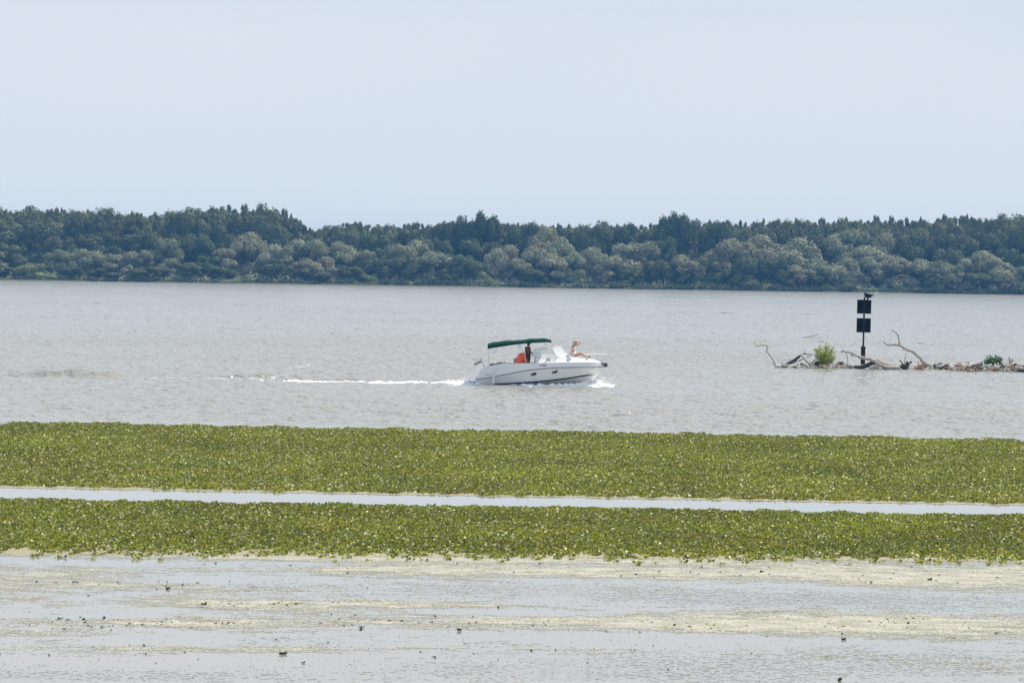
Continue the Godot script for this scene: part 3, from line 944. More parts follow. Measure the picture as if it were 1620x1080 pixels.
func gulls() -> void:
	var white := mat(Color(0.80, 0.80, 0.78), 0.7, 0.3)
	var st := st_new()
	net(st, [[Vector3(-0.10, 0.17, 0), Vector3(0.07, 0.20, 0), 0.045, 0.075], [Vector3(0.09, 0.23, 0), Vector3(0.13, 0.33, 0), 0.045, 0.032], [Vector3(0.13, 0.34, 0), Vector3(0.14, 0.345, 0), 0.040, 0.036], [Vector3(-0.10, 0.17, 0), Vector3(-0.27, 0.13, 0), 0.04, 0.012]], 0.012, 0.05, Color.WHITE)
	var body := done(st)
	st = st_new()
	for sd in [-1, 1]:
		var r0 := [Vector3(0.08, 0.255, 0.03 * sd), Vector3(0.09, 0.20, 0.075 * sd), Vector3(0.05, 0.15, 0.07 * sd)]
		var r1 := [Vector3(-0.08, 0.235, 0.03 * sd), Vector3(-0.09, 0.19, 0.062 * sd), Vector3(-0.09, 0.155, 0.05 * sd)]
		var r2 := [Vector3(-0.30, 0.165, 0.005 * sd), Vector3(-0.31, 0.160, 0.012 * sd), Vector3(-0.30, 0.155, 0.01 * sd)]
		loft(st, [r0, r1, r2])
	var wing := done(st)
	st = st_new()
	tube(st, [Vector3(0.17, 0.343, 0), Vector3(0.225, 0.332, 0)], 0.012, 0.003, 6)
	var bill := done(st)
	st = st_new()
	tube(st, [Vector3(0.0, 0.0, 0.03), Vector3(-0.01, 0.14, 0.03)], 0.007, 0.009, 5)
	var leg := done(st)
	var yellow := mat(Color(0.5, 0.3, 0.05), 0.6)
	var wings := mat(Color(0.55, 0.56, 0.58), 0.7, 0.3)
	var first: Node3D = null
	for g in [[1489.5, 583.5, 1.9, 0.0, 1.5, "white gull on the bank just right of the ragged stump"], [1508, 586.5, 2.2, 2.6, 1.5, "white gull at the water in front of the reddish log"], [1519, 578, -0.2, 0.4, 1.15, "leftmost of the four white gulls on the reddish log"],
			[1532.5, 577, -0.3, 0.2, 1.25, "second of the four white gulls on the reddish log"], [1538, 580, 0.5, 3.0, 1.1, "third of the four white gulls on the reddish log"], [1544.5, 580.5, 0.5, 0.6, 1.15, "rightmost of the four white gulls on the reddish log"],
			[1577, 585, 1.2, 2.2, 1.3, "white gull standing before the small dark bush"], [1320, 581.5, 1.4, 0.0, 1.6, "white gull on the log under the leafy willow bush"], [1565, 585, 1.2, 0.4, 1.3, "white gull left of the small dark bush"]]:
		var t: Node3D
		if first == null:
			t = thing("white_gull", g[5], "bird", Vector3.ZERO, "gulls on the bar")
			first = t
			part("body", body, white, t)
			part("wing", wing, wings, t)
			part("bill", bill, yellow, t)
			part("leg", leg, yellow, t)
			var l2 := part("leg", leg, yellow, t)
			l2.position.z = -0.06
		else:
			t = copy_of(first, g[5])
		t.position = at(g[0], g[1], ZI + g[2])
		t.rotation.y = g[3]
		t.scale = Vector3.ONE * g[4]

# ------------------------------------------------------------------ the boat (x forward, y up, z to the side that faces the camera)
const XS := [-0.05, 1.2, 2.4, 3.6, 5.0, 6.0, 7.0, 7.6, 8.0, 8.3]
const RUB_Y := [0.34, 0.54, 0.78, 0.98, 1.10, 1.13, 1.135, 1.14, 1.14, 1.14]
const RUB_Z := [1.22, 1.30, 1.33, 1.33, 1.26, 1.12, 0.83, 0.56, 0.32, 0.05]
const CH_Y := [-0.10, -0.02, 0.045, 0.12, 0.24, 0.36, 0.51, 0.60, 0.70, 0.98]
const CH_Z := [1.08, 1.12, 1.13, 1.10, 0.97, 0.80, 0.50, 0.27, 0.10, 0.02]
const KE_Y := [-0.45, -0.42, -0.38, -0.33, -0.26, -0.20, -0.02, 0.28, 0.62, 1.02]
const DX := [0.0, 0.07, 0.23, 0.53, 1.2, 2.0, 2.34, 3.0, 3.95, 5.0, 6.0, 7.0, 7.96, 8.3]
const DY := [0.44, 0.54, 0.87, 1.07, 1.29, 1.41, 1.40, 1.40, 1.42, 1.46, 1.48, 1.48, 1.45, 1.40]
const TX := [3.9, 4.6, 5.4, 6.1, 7.0, 7.9, 8.25]
const TY := [1.84, 1.88, 1.88, 1.82, 1.70, 1.58, 1.46]

func deck_z(x: float) -> float:
	return maxf(samp(XS, RUB_Z, x) - 0.06, 0.02)

func make_boat() -> void:
	var origin := at(754, 609, -202.4)
	origin.y = 0.0
	var trim := Basis(Vector3(0, 0, 1), deg_to_rad(0.9))
	var b := thing("cabin_cruiser", "white cabin cruiser with green canopy under way on the river", "motorboat", origin)
	b.basis = trim
	var gel := mat(Color(0.80, 0.80, 0.78), 0.28, 0.5)
	gel.clearcoat_enabled = true; gel.clearcoat = 0.4; gel.clearcoat_roughness = 0.1
	var cream := mat(Color(0.78, 0.75, 0.66), 0.5)
	var black := mat(Color(0.012, 0.012, 0.014), 0.4)
	var grey := mat(Color(0.10, 0.10, 0.11), 0.5)
	var steel := mat(Color(0.75, 0.75, 0.76), 0.22, 0.5, 1.0)
	var white := mat(Color(0.82, 0.82, 0.80), 0.5)
	var green := mat(Color(0.004, 0.044, 0.027), 0.9, 0.2)
	var n := FastNoiseLite.new()
	n.seed = 3; n.frequency = 0.02
	var nt := NoiseTexture2D.new()
	nt.width = 256; nt.height = 256; nt.noise = n; nt.seamless = true
	green.heightmap_enabled = true; green.heightmap_texture = nt; green.heightmap_scale = 3.0
	green.uv1_triplanar = true; green.uv1_scale = Vector3(0.8, 0.8, 0.8)

	# hull
	var st := st_new()
	var rings := []
	for i in 61:
		var x := lerpf(-0.05, 8.3, i / 60.0)
		var half := []
		var ky := samp(XS, KE_Y, x); var cy := samp(XS, CH_Y, x); var cz := samp(XS, CH_Z, x)
		var ry := samp(XS, RUB_Y, x); var rz := samp(XS, RUB_Z, x)
		var dy := maxf(samp(DX, DY, x), ry + 0.04)
		half.append(Vector3(x, ky, 0))
		half.append(Vector3(x, lerpf(ky, cy, 0.55), cz * 0.5))
		half.append(Vector3(x, cy, cz))
		half.append(Vector3(x, cy + 0.012, cz + 0.03 * minf(cz, 1.0)))
		for f in [0.25, 0.5, 0.75, 1.0]:
			half.append(Vector3(x, lerpf(cy, ry, f), lerpf(cz + 0.03 * minf(cz, 1.0), rz, pow(f, 1.25))))
		half.append(Vector3(x, ry + 0.03, rz - 0.012))
		half.append(Vector3(x, lerpf(ry, dy, 0.6), rz - 0.03))
		half.append(Vector3(x, dy, deck_z(x)))
		var ring := []
		for k in range(half.size() - 1, 0, -1):
			ring.append(half[k] * Vector3(1, 1, -1))
		ring.append_array(half)
		rings.append(ring)
	loft(st, rings)
	# transom
	st.set_smooth_group(-1)
	var r0: Array = rings[0]
	for k in r0.size() / 2:
		var a: Vector3 = r0[k]; var c: Vector3 = r0[k + 1]
		quad(st, a, c, c * Vector3(1, 1, -1), a * Vector3(1, 1, -1))
	part("hull", done(st), gel, b)

	for sd in [1.0, -1.0]:
		st = st_new()
		var path := []
		for i in 40:
			var x := lerpf(-0.05, 8.28, i / 39.0)
			path.append(Vector3(x, samp(XS, RUB_Y, x) + 0.012, (samp(XS, RUB_Z, x) + 0.008) * sd))
		tube(st, path, 0.024, 0.022, 6)
		part("rub_rail", done(st), grey, b)
		st = st_new()
		var lo := []; var hi := []
		for i in 40:
			var x := lerpf(1.1, 7.72, i / 39.0)
			var cy := samp(XS, CH_Y, x); var cz := samp(XS, CH_Z, x); var ry := samp(XS, RUB_Y, x); var rz := samp(XS, RUB_Z, x)
			var w := 0.085 * clampf((7.75 - x) * 2.0, 0.3, 1.0)
			var off := 0.025
			for q in 2:
				var f := (0.012 + w * q) / (ry - cy)
				var p := Vector3(x, lerpf(cy, ry, f), (lerpf(cz + 0.03 * minf(cz, 1.0), rz, pow(f, 1.25)) + off) * sd)
				if q == 0: lo.append(p)
				else: hi.append(p)
		loft(st, [lo, hi])
		part("waterline_stripe", done(st), mat(Color(0.006, 0.006, 0.007), 0.9, 0.15), b)
		# portholes: raised frame and dark pane
		for px in [3.75, 5.13]:
			var cy := samp(XS, RUB_Y, px) - (0.28 if px < 4.0 else 0.24)
			var f: float = (cy - samp(XS, CH_Y, px)) / (samp(XS, RUB_Y, px) - samp(XS, CH_Y, px))
			var zz := lerpf(samp(XS, CH_Z, px) + 0.03, samp(XS, RUB_Z, px), pow(f, 1.25))
			var ring := []; var rim := []; var inner := []
			for k in 20:
				var a := TAU * k / 20.0
				var e := Vector3(signf(cos(a)) * pow(absf(cos(a)), 0.55) * 0.165, signf(sin(a)) * pow(absf(sin(a)), 0.6) * 0.085, 0)
				e.x += e.y * 0.25
				var c := Vector3(px, cy + 0.10 * e.x, zz * sd)
				ring.append(c + e * 1.16 + Vector3(0, 0, -0.01 * sd)); rim.append(c + e * 1.10 + Vector3(0, 0, 0.028 * sd)); inner.append(c + e + Vector3(0, 0, 0.018 * sd))
			st = st_new()
			loft(st, [ring, rim, inner], true, false)
			var fr := part("porthole", done(st), grey, b)
			st = st_new()
			for k in 20:
				st.add_vertex(Vector3(px, cy, (zz + 0.018) * sd)); st.add_vertex(inner[k]); st.add_vertex(inner[(k + 1) % 20])
			part("pane", done(st), mat(Color(0.006, 0.006, 0.008), 0.12), fr)

	# decks: after deck, cockpit well, cabin top
	st = st_new()
	rings = []
	for i in 14:
		var x := lerpf(0.0, 1.3, i / 13.0)
		var dy := maxf(samp(DX, DY, x), samp(XS, RUB_Y, x) + 0.04); var dz := deck_z(x)
		rings.append([Vector3(x, dy, dz), Vector3(x, dy + 0.035, dz - 0.07), Vector3(x, dy + 0.06, dz - 0.4), Vector3(x, dy + 0.07, 0), Vector3(x, dy + 0.06, -dz + 0.4), Vector3(x, dy + 0.035, -dz + 0.07), Vector3(x, dy, -dz)])
	loft(st, rings)
	part("after_deck", done(st), white, b)
	st = st_new()
	rings = []
	for i in 14:
		var x := lerpf(1.3, 3.92, i / 13.0)
		var dy := samp(DX, DY, x); var dz := deck_z(x)
		var fl := 0.98
		rings.append([Vector3(x, dy, dz), Vector3(x, dy + 0.035, dz - 0.05), Vector3(x, dy + 0.035, dz - 0.22), Vector3(x, dy - 0.02, dz - 0.25), Vector3(x, fl, dz - 0.27), Vector3(x, fl, -dz + 0.27), Vector3(x, dy - 0.02, -dz + 0.25), Vector3(x, dy + 0.035, -dz + 0.22), Vector3(x, dy + 0.035, -dz + 0.05), Vector3(x, dy, -dz)])
	loft(st, rings)
	st.set_smooth_group(-1)
	quad(st, Vector3(1.3, 0.98, 1.0), Vector3(1.3, 1.36, 1.0), Vector3(1.3, 1.36, -1.0), Vector3(1.3, 0.98, -1.0))
	part("cockpit", done(st), cream, b)
	st = st_new()
	rings = []
	for i in 26:
		var x := lerpf(3.9, 8.25, i / 25.0)
		var dy := samp(DX, DY, x); var dz := deck_z(x); var ty := maxf(samp(TX, TY, x), dy + 0.02)
		var a := maxf(dz - 0.20, dz * 0.4); var c := maxf(dz - 0.36, dz * 0.25)
		var half := [Vector3(x, dy, dz), Vector3(x, dy + 0.03, dz - minf(0.04, dz * 0.3)), Vector3(x, dy + 0.03, a), Vector3(x, lerpf(dy, ty, 0.8), c + 0.03 * minf(c, 1.0)), Vector3(x, ty, c - 0.05 * minf(c, 1.0)), Vector3(x, ty + 0.05 * minf(c, 1.0), 0)]
		var ring: Array = half.duplicate()
		for k in range(half.size() - 2, -1, -1): ring.append(half[k] * Vector3(1, 1, -1))
		rings.append(ring)
	loft(st, rings)
	st.set_smooth_group(-1)
	var bh: Array = rings[0]
	for k in 5:
		quad(st, bh[k], bh[k + 1], bh[k + 1] * Vector3(1, 0, 1) + Vector3(0, 0.98, 0), bh[k] * Vector3(1, 0, 1) + Vector3(0, 0.98, 0))
		quad(st, bh[10 - k], bh[9 - k], bh[9 - k] * Vector3(1, 0, 1) + Vector3(0, 0.98, 0), bh[10 - k] * Vector3(1, 0, 1) + Vector3(0, 0.98, 0))
	var cabin := part("cabin_top", done(st), white, b)
	# a brown slatted vent on the cabin side
	for k in 4:
		st = st_new()
		add_box(st, Vector3(4.68, 1.56 + 0.045 * k, 0.975 - 0.018 * k), Vector3(0.34 - 0.02 * k, 0.028, 0.03))
		part("vent_slat", done(st), mat(Color(0.22, 0.18, 0.14), 0.7), cabin)
	# moulded groove arc on the quarter
	st = st_new()
	tube(st, [Vector3(0.55, 0.70, 1.265), Vector3(0.85, 0.68, 1.275), Vector3(1.15, 0.78, 1.275), Vector3(1.36, 1.03, 1.262)], 0.016, 0.02, 6)
	part("quarter_moulding", done(st), mat(Color(0.42, 0.42, 0.43), 0.5), b)
	# swim platform
	st = st_new()
	add_box(st, Vector3(-0.28, 0.22, 0), Vector3(0.5, 0.07, 2.1))
	part("swim_platform", done(st), white, b)
	# registration letters
	var tm := TextMesh.new()
	tm.text = "B 27380"
	tm.font_size = 16
	tm.pixel_size = 0.0078
	tm.depth = 0.006
	var sf := SystemFont.new()
	sf.font_names = PackedStringArray(["Droid Sans"])
	sf.font_weight = 700
	tm.font = sf
	var reg := part("registration_letters", tm, mat(Color(0.07, 0.07, 0.08), 0.5), b)
	reg.position = Vector3(4.36, 1.275, samp(XS, RUB_Z, 4.4) - 0.012)
	reg.rotation.x = -0.1

	# windscreen
	var base := [Vector3(3.62, 1.84, 1.0), Vector3(5.25, 1.90, 0.90), Vector3(6.12, 1.87, 0.0)]
	var top := [Vector3(3.85, 2.26, 0.93), Vector3(4.95, 2.42, 0.80), Vector3(5.55, 2.44, 0.0)]
	var glass := mat(Color(0.80, 0.86, 0.90), 0.3, 0.5)
	glass.transparency = BaseMaterial3D.TRANSPARENCY_ALPHA
	glass.albedo_color.a = 0.42
	var ws := Node3D.new()
	ws.name = "windscreen"
	b.add_child(ws, true)
	for sd in [1.0, -1.0]:
		var m := Vector3(1, 1, sd)
		for k in 2:
			st = st_new()
			quad(st, base[k] * m, base[k + 1] * m, top[k + 1] * m, top[k] * m)
			part("pane", done(st), glass, ws)
		st = st_new()
		tube(st, [top[0] * m, top[1] * m], 0.028, 0.028, 6)
		tube(st, [top[1] * m, top[2] * m], 0.028, 0.028, 6)
		tube(st, [base[0] * m, base[1] * m], 0.022, 0.022, 6)
		tube(st, [base[1] * m, base[2] * m], 0.022, 0.022, 6)
		tube(st, [base[0] * m, top[0] * m], 0.022, 0.022, 6)
		tube(st, [base[1] * m, top[1] * m], 0.028, 0.028, 6)
		part("windscreen_frame", done(st), white, ws)
	st = st_new()
	tube(st, [base[2], top[2]], 0.024, 0.024, 6)
	part("windscreen_frame", done(st), white, ws)

	# canopy and its bows
	var cx := [0.74, 1.2, 1.67, 2.74, 3.95, 4.6, 4.92]
	var ct := [2.68, 2.80, 2.86, 2.92, 3.03, 3.02, 2.93]
	var cb := [2.36, 2.44, 2.51, 2.66, 2.76, 2.79, 2.77]
	st = st_new()
	rings = []
	for i in 30:
		var x := lerpf(0.74, 4.92, i / 29.0)
		var y1 := samp(cx, ct, x) + 0.012 * sin(x * 7.5) - 0.02 * absf(sin((x - 0.74) / 4.18 * PI * 3.0)); var y0 := samp(cx, cb, x)
		var out := []; var inn := []
		for k in 13:
			var a := PI * k / 12.0
			var zz := cos(a); var yy := sin(a)
			out.append(Vector3(x, lerpf(y0, y1, pow(yy, 0.55)), 1.12 * signf(zz) * pow(absf(zz), 0.75)))
			inn.append(Vector3(x, lerpf(y0, y1 - 0.03, pow(yy, 0.55)), 1.10 * signf(zz) * pow(absf(zz), 0.75)))
		inn.reverse()
		out.append_array(inn)
		rings.append(out)
	loft(st, rings, true, false)
	st.set_smooth_group(-1)
	for e in [0, 29]:
		var rg: Array = rings[e]
		for k in 12: quad(st, rg[k], rg[k + 1], rg[24 - k], rg[25 - k])
	# rolled front and back edges hang down a little
	var cano := part("canopy", done(st), green, b)
	st = st_new()
	for e in [0.76, 4.90]:
		var y0 := samp(cx, cb, e); var y1 := samp(cx, ct, e) - 0.03
		var arc := []
		for k in 9:
			var a := PI * k / 8.0
			arc.append(Vector3(e, lerpf(y0, y1, pow(sin(a), 0.55)), 1.1 * signf(cos(a)) * pow(absf(cos(a)), 0.75)))
		tube(st, arc, 0.03, 0.03, 6)
	part("hem", done(st), green, cano)
	for sd in [1.0, -1.0]:
		for p in [[Vector3(0.78, 2.40, 1.1), Vector3(0.80, 1.16, 1.08), 0.016], [Vector3(2.86, 2.70, 1.1), Vector3(2.62, 1.44, 1.2), 0.018], [Vector3(2.76, 2.68, 1.1), Vector3(2.78, 1.44, 1.2), 0.018], [Vector3(1.42, 2.48, 1.1), Vector3(1.13, 1.98, 1.12), 0.012], [Vector3(0.85, 2.40, 1.1), Vector3(1.13, 1.98, 1.12), 0.010], [Vector3(4.42, 2.80, 1.08), Vector3(4.66, 2.38, 0.86), 0.026], [Vector3(2.80, 2.62, 1.1), Vector3(3.16, 2.08, 1.12), 0.024], [Vector3(3.16, 2.08, 1.12), Vector3(3.22, 1.44, 1.18), 0.02]]:
			st = st_new()
			tube(st, [p[0] * Vector3(1, 1, sd), p[1] * Vector3(1, 1, sd)], p[2], p[2], 6)
			part("canopy_pole", done(st), white if p[2] > 0.021 else steel, b)
	# helm: console, wheel, seats
	st = st_new()
	add_box(st, Vector3(4.05, 1.55, 0.45), Vector3(0.5, 1.0, 0.8))
	add_box(st, Vector3(3.95, 2.06, 0.45), Vector3(0.45, 0.08, 0.75), Basis(Vector3(0, 0, 1), 0.35))
	var con := part("helm_console", done(st), white, b)
	st = st_new()
	var wheel := []
	for k in 17:
		var a := TAU * k / 16.0
		wheel.append(Vector3(3.74 + 0.06 * sin(a), 2.0 + 0.17 * sin(a), 0.45 + 0.18 * cos(a)))
	tube(st, wheel, 0.015, 0.015, 6)
	for k in 3:
		var a := TAU * k / 3.0
		tube(st, [Vector3(3.76, 2.0, 0.45), Vector3(3.74 + 0.06 * sin(a), 2.0 + 0.17 * sin(a), 0.45 + 0.18 * cos(a))], 0.012, 0.012, 5)
	tube(st, [Vector3(3.76, 2.0, 0.45), Vector3(3.9, 1.96, 0.45)], 0.03, 0.03, 6)
	part("steering_wheel", done(st), black, con)
	for q in [[2.1, 0.0, 0.22, 1.6], [3.0, -0.5, 0.36, 0.5]]:
		st = st_new()
		add_box(st, Vector3(q[0], 1.26, q[1]), Vector3(0.5, 0.16, q[3]))
		add_box(st, Vector3(q[0] - 0.25, 1.24 + q[2] * 0.5, q[1]), Vector3(0.12, q[2] + 0.1, q[3]), Basis(Vector3(0, 0, 1), 0.12))
		part("seat", done(st), cream, b)
	st = st_new()
	add_box(st, Vector3(2.52, 1.50, 0.80), Vector3(0.16, 0.44, 0.40), Basis(Vector3(0, 0, 1), 0.16))
	part("seat_back", done(st), mat(Color(0.45, 0.40, 0.33), 0.7), b)

	# bow: pulpit rail, roller, anchor
	for sd in [1.0, -1.0]:
		st = st_new()
		tube(st, [Vector3(7.05, 1.96, 0.66 * sd), Vector3(7.8, 1.97, 0.44 * sd), Vector3(8.3, 1.97, 0.24 * sd), Vector3(8.58, 1.96, 0.0)], 0.024, 0.024, 6)
		part("pulpit_rail", done(st), white, b)
		for p in [[Vector3(8.04, 1.97, 0.36 * sd), Vector3(7.84, 1.44, 0.34 * sd)], [Vector3(8.5, 1.96, 0.10 * sd), Vector3(8.16, 1.36, 0.12 * sd)], [Vector3(7.4, 1.965, 0.56 * sd), Vector3(7.2, 1.5, 0.62 * sd)]]:
			st = st_new()
			tube(st, [p[0], p[1]], 0.017, 0.017, 6)
			part("stanchion", done(st), steel, b)
	st = st_new()
	add_box(st, Vector3(8.28, 1.33, 0.07), Vector3(0.66, 0.14, 0.025))
	add_box(st, Vector3(8.28, 1.33, -0.07), Vector3(0.66, 0.14, 0.025))
	tube(st, [Vector3(8.5, 1.33, -0.07), Vector3(8.5, 1.33, 0.07)], 0.05, 0.05, 10)
	part("bow_roller", done(st), grey, b)
	st = st_new()
	tube(st, [Vector3(7.9, 1.38, 0), Vector3(8.52, 1.37, 0), Vector3(8.62, 1.22, 0)], 0.03, 0.028, 6)
	for sd in [1.0, -1.0]:
		st.set_smooth_group(-1)
		var tip := Vector3(8.28, 1.15, 0.16 * sd); var a := Vector3(8.66, 1.24, 0.0); var c := Vector3(8.62, 1.36, 0.05 * sd); var d := Vector3(8.56, 1.12, 0.02 * sd)
		for tri in [[a, c, tip], [a, tip, d], [c, d, tip]]:
			for p in tri: st.add_vertex(p)
	part("anchor", done(st), black, b)
	# flag on a leaning staff
	st = st_new()
	tube(st, [Vector3(0.53, 1.06, 0.0), Vector3(0.24, 1.82, 0.0)], 0.02, 0.014, 6)
	var staff := part("flag_staff", done(st), grey, b)
	for band in 2:
		st = st_new()
		rings = []
		for i in 9:
			var u := i / 8.0
			var p := Vector3(lerpf(0.27, -0.22, u), lerpf(1.66, 1.47, u) + 0.03 * sin(u * 6.0), 0.05 * sin(u * 9.0))
			var hgt := 0.26 - 0.06 * u
			rings.append([p + Vector3(0.03, -hgt * 0.5 * (0.0 if band == 0 else 1.24), 0), p + Vector3(0.05, -hgt * 0.5 * (1.24 if band == 0 else 2.0), 0.015)])
		loft(st, rings)
		part("flag_band", done(st), mat(Color(0.8, 0.8, 0.8), 0.8) if band == 0 else mat(Color(0.02, 0.05, 0.04), 0.8), staff)

	# things carried by the boat
	st = st_new()
	tube(st, [Vector3(0, 0.14, 0), Vector3(0, 0.07, 0), Vector3(0, -0.35, 0.0), Vector3(0, -0.42, 0)], 0.075, 0.085, 12)
	var fd := thing("boat_fender", "white fender hanging on the boat's near quarter", "fender", b.transform * Vector3(1.12, 0.50, 1.42))
	part("bumper", done(st), mat(Color(0.85, 0.85, 0.84), 0.5), fd)
	st = st_new()
	tube(st, [Vector3(0, 0.13, 0), Vector3(0.03, 0.50, -0.13), Vector3(0.04, 0.78, -0.20)], 0.01, 0.01, 5)
	part("rope", done(st), white, fd)
	var tw := thing("folded_towel", "dark red towel spread on the boat's after deck", "towel", b.transform * Vector3(1.3, 1.35, 0.85))
	tw.basis = b.basis * Basis(Vector3(0, 0, 1), 0.16)
	st = st_new()
	rings = []
	for i in 12:
		var u := i / 11.0
		var ring := []
		for k in 8:
			var a := TAU * k / 8.0
			ring.append(Vector3(-0.45 + 0.9 * u, 0.035 + (0.035 + 0.012 * sin(u * 11.0)) * sin(a), 0.22 * cos(a)))
		rings.append(ring)
	loft(st, rings, true, true)
	part("cloth", done(st), mat(Color(0.13, 0.018, 0.02), 0.9), tw)
	make_people(b)

# ------------------------------------------------------------------ people
func V(x: float, y: float, z: float) -> Vector3:
	return Vector3(x, y, z)

func hand_bones(w: Vector3, fwd: Vector3, palm_n: Vector3, curl: float) -> Array:   # wrist, direction of the fingers, normal of the palm
	var side := fwd.cross(palm_n).normalized()
	var out := [[w, w + fwd * 0.075 + side * 0.018, 0.022, 0.016], [w, w + fwd * 0.078 - side * 0.018, 0.022, 0.016]]
	for k in 4:
		var root := w + fwd * 0.082 + side * (0.030 - 0.020 * k)
		var ln: float = [0.072, 0.082, 0.076, 0.058][k]
		var d1 := (fwd + palm_n * curl * 0.6 + side * (0.10 - 0.07 * k)).normalized()
		var d2 := (fwd + palm_n * curl * 1.8).normalized()
		out.append([root, root + d1 * ln * 0.55, 0.0095, 0.009])
		out.append([root + d1 * ln * 0.55, root + d1 * ln * 0.55 + d2 * ln * 0.5, 0.009, 0.007])
	var tb := w + fwd * 0.03 + side * 0.028
	out.append([tb, tb + (fwd * 0.6 + side * 0.8).normalized() * 0.04, 0.013, 0.011])
	out.append([tb + (fwd * 0.6 + side * 0.8).normalized() * 0.04, tb + (fwd * 0.6 + side * 0.8).normalized() * 0.04 + (fwd + side * 0.2 + palm_n * 0.3).normalized() * 0.032, 0.011, 0.008])
	return out

func head_bones(c: Vector3, face: Vector3, up: Vector3) -> Array:   # c: centre of the skull
	var side := face.cross(up).normalized()
	return [[c + up * 0.02 - face * 0.02, c + up * 0.03 + face * 0.015, 0.092, 0.088], [c - up * 0.03 + face * 0.03, c - up * 0.085 + face * 0.055, 0.068, 0.040],
		[c + up * 0.005 + face * 0.098, c - up * 0.025 + face * 0.112, 0.010, 0.014],
		[c + face * 0.075 + up * 0.028 - side * 0.035, c + face * 0.075 + up * 0.028 + side * 0.035, 0.022, 0.022],
		[c - up * 0.055 + face * 0.088 - side * 0.018, c - up * 0.055 + face * 0.088 + side * 0.018, 0.010, 0.010],
		[c - side * 0.088 + up * 0.01, c - side * 0.094 - up * 0.03, 0.018, 0.012], [c + side * 0.088 + up * 0.01, c + side * 0.094 - up * 0.03, 0.018, 0.012]]

func eyes(c: Vector3, face: Vector3, up: Vector3, parent: Node) -> void:
	var side := face.cross(up).normalized()
	for s in [-1.0, 1.0]:
		var st := st_new()
		var p: Vector3 = c + face * 0.092 + up * 0.004 + side * 0.033 * s
		tube(st, [p - face * 0.006, p + face * 0.006], 0.012, 0.008, 8)
		part("eye", done(st), mat(Color(0.02, 0.015, 0.012), 0.3), parent)

